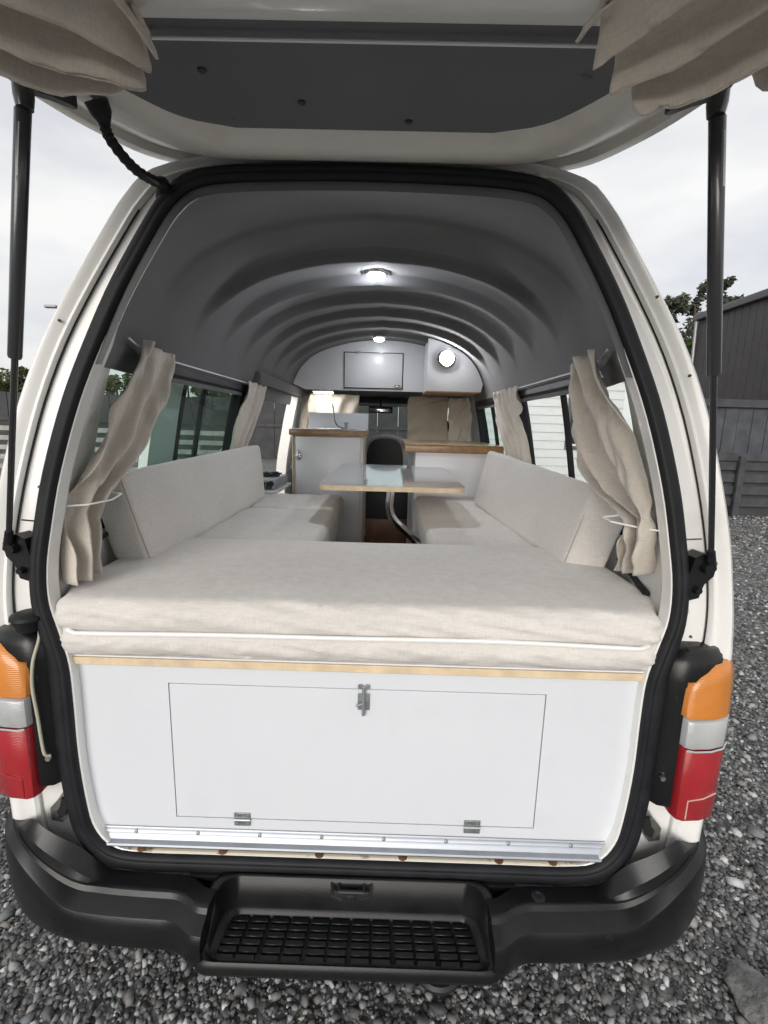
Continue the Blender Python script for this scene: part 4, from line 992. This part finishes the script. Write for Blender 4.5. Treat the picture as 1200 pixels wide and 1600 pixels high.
# ------------------------------------------------------------------ loose stones on the yard
def gravel():
    r = np.random.default_rng(3)
    bm = bmesh.new(); bmesh.ops.create_icosphere(bm, subdivisions=1, radius=1); bm.verts.index_update()
    bv = np.array([v.co[:] for v in bm.verts]); bf = np.array([[v.index for v in f.verts] for f in bm.faces]); bm.free()
    protos = [bv*(1+r.uniform(-.5, .45, (len(bv), 1))) for _ in range(10)]
    reg = []
    def area(x0, x1, y0, y1, dens, s0, s1):
        n = int((x1-x0)*(y1-y0)*dens); p = np.stack([r.uniform(x0, x1, n), r.uniform(y0, y1, n)], 1); reg.append((p, np.exp(r.uniform(np.log(s0), np.log(s1), n))))
    area(-1.9, 2.2, .6, 1.75, 8500, .0032, .012)
    area(-3.2, -.8, 1.4, 3.2, 1700, .005, .014); area(.8, 3.6, 1.4, 3.2, 4600, .004, .013)
    area(-6, -1.0, 3.2, 7, 300, .009, .022); area(1.0, 7.0, 3.2, 6.5, 800, .006, .018); area(2.5, 9.5, 6.5, 9.6, 260, .012, .028)
    area(-1.9, 2.2, .6, 1.75, 160, .012, .022); area(.8, 3.6, 1.4, 3.2, 90, .014, .026)
    P = np.concatenate([a for a, b in reg]); S = np.concatenate([b for a, b in reg]); n = len(P)
    pid = r.integers(0, 10, n); ang = r.uniform(0, 2*np.pi, n); sc = np.stack([S*r.uniform(.8, 1.5, n), S*r.uniform(.7, 1.1, n), S*r.uniform(.5, .85, n)], 1)
    base = np.array(protos)[pid]*sc[:, None, :]
    c, s = np.cos(ang)[:, None], np.sin(ang)[:, None]
    X = base[..., 0]*c-base[..., 1]*s; Y = base[..., 0]*s+base[..., 1]*c
    tilt = r.uniform(-.5, .5, n)[:, None]; Z = base[..., 2]+Y*0+tilt*X*.5
    V = np.stack([X+P[:, 0:1], Y+P[:, 1:2], Z+(S*r.uniform(.05, .8, n))[:, None]], -1).reshape(-1, 3)
    F = (bf[None]+(np.arange(n)*len(bv))[:, None, None]).reshape(-1, 3)
    me = bpy.data.meshes.new('gravel'); me.vertices.add(len(V)); me.vertices.foreach_set('co', V.ravel())
    me.loops.add(F.size); me.loops.foreach_set('vertex_index', F.ravel().astype(np.int32))
    me.polygons.add(len(F)); me.polygons.foreach_set('loop_start', np.arange(0, F.size, 3, dtype=np.int32)); me.update(calc_edges=True)
    tone = np.exp(r.normal(np.log(.145), .55, n)); pale = r.random(n) < .08; tone[pale] = r.uniform(.28, .62, pale.sum()); tone = np.clip(tone, .02, .65)
    warm = r.uniform(-.06, .06, n); colr = np.stack([tone*(1+warm), tone, tone*(1-warm*.9), np.ones(n)], 1)
    at = me.color_attributes.new('tone', 'FLOAT_COLOR', 'POINT'); at.data.foreach_set('color', np.repeat(colr, len(bv), 0).astype(np.float32).ravel())
    me.materials.append(MATS['stone'])
    o = bpy.data.objects.new('gravel', me); COL.objects.link(o); tag(o, 'loose dark and pale gravel covering the yard', 'gravel', kind='stuff')
gravel()
def rock():
    bm = bmesh.new(); bmesh.ops.create_icosphere(bm, subdivisions=4, radius=1)
    for v in bm.verts:
        n = mnoise.noise(v.co*1.3)*.35+mnoise.noise(v.co*3.1)*.12
        p = v.co*(1+n); v.co = Vector((p.x*.085, p.y*.10, max(p.z*.05, -.03)))
    V, F = bm_out(bm); return xform((V, F), Matrix.Translation((1.215, 1.11, .02)) @ Matrix.Rotation(.5, 4, 'Z'))
o = part('flat_stone', rock(), 'rock', None, (1.215, 1.11, 0)); tag(o, 'large flat grey stone in the gravel at the lower right', 'stone')
tw = part('twig', tube(crom([(1.02, 1.42, .035), (1.06, 1.38, .04), (1.075, 1.30, .03)], 4), [.004]*8+[.002], 6), 'dry_wood', None, (1.04, 1.38, .03)); tag(tw, 'short dry twig on the gravel near the right end of the bumper', 'twig')
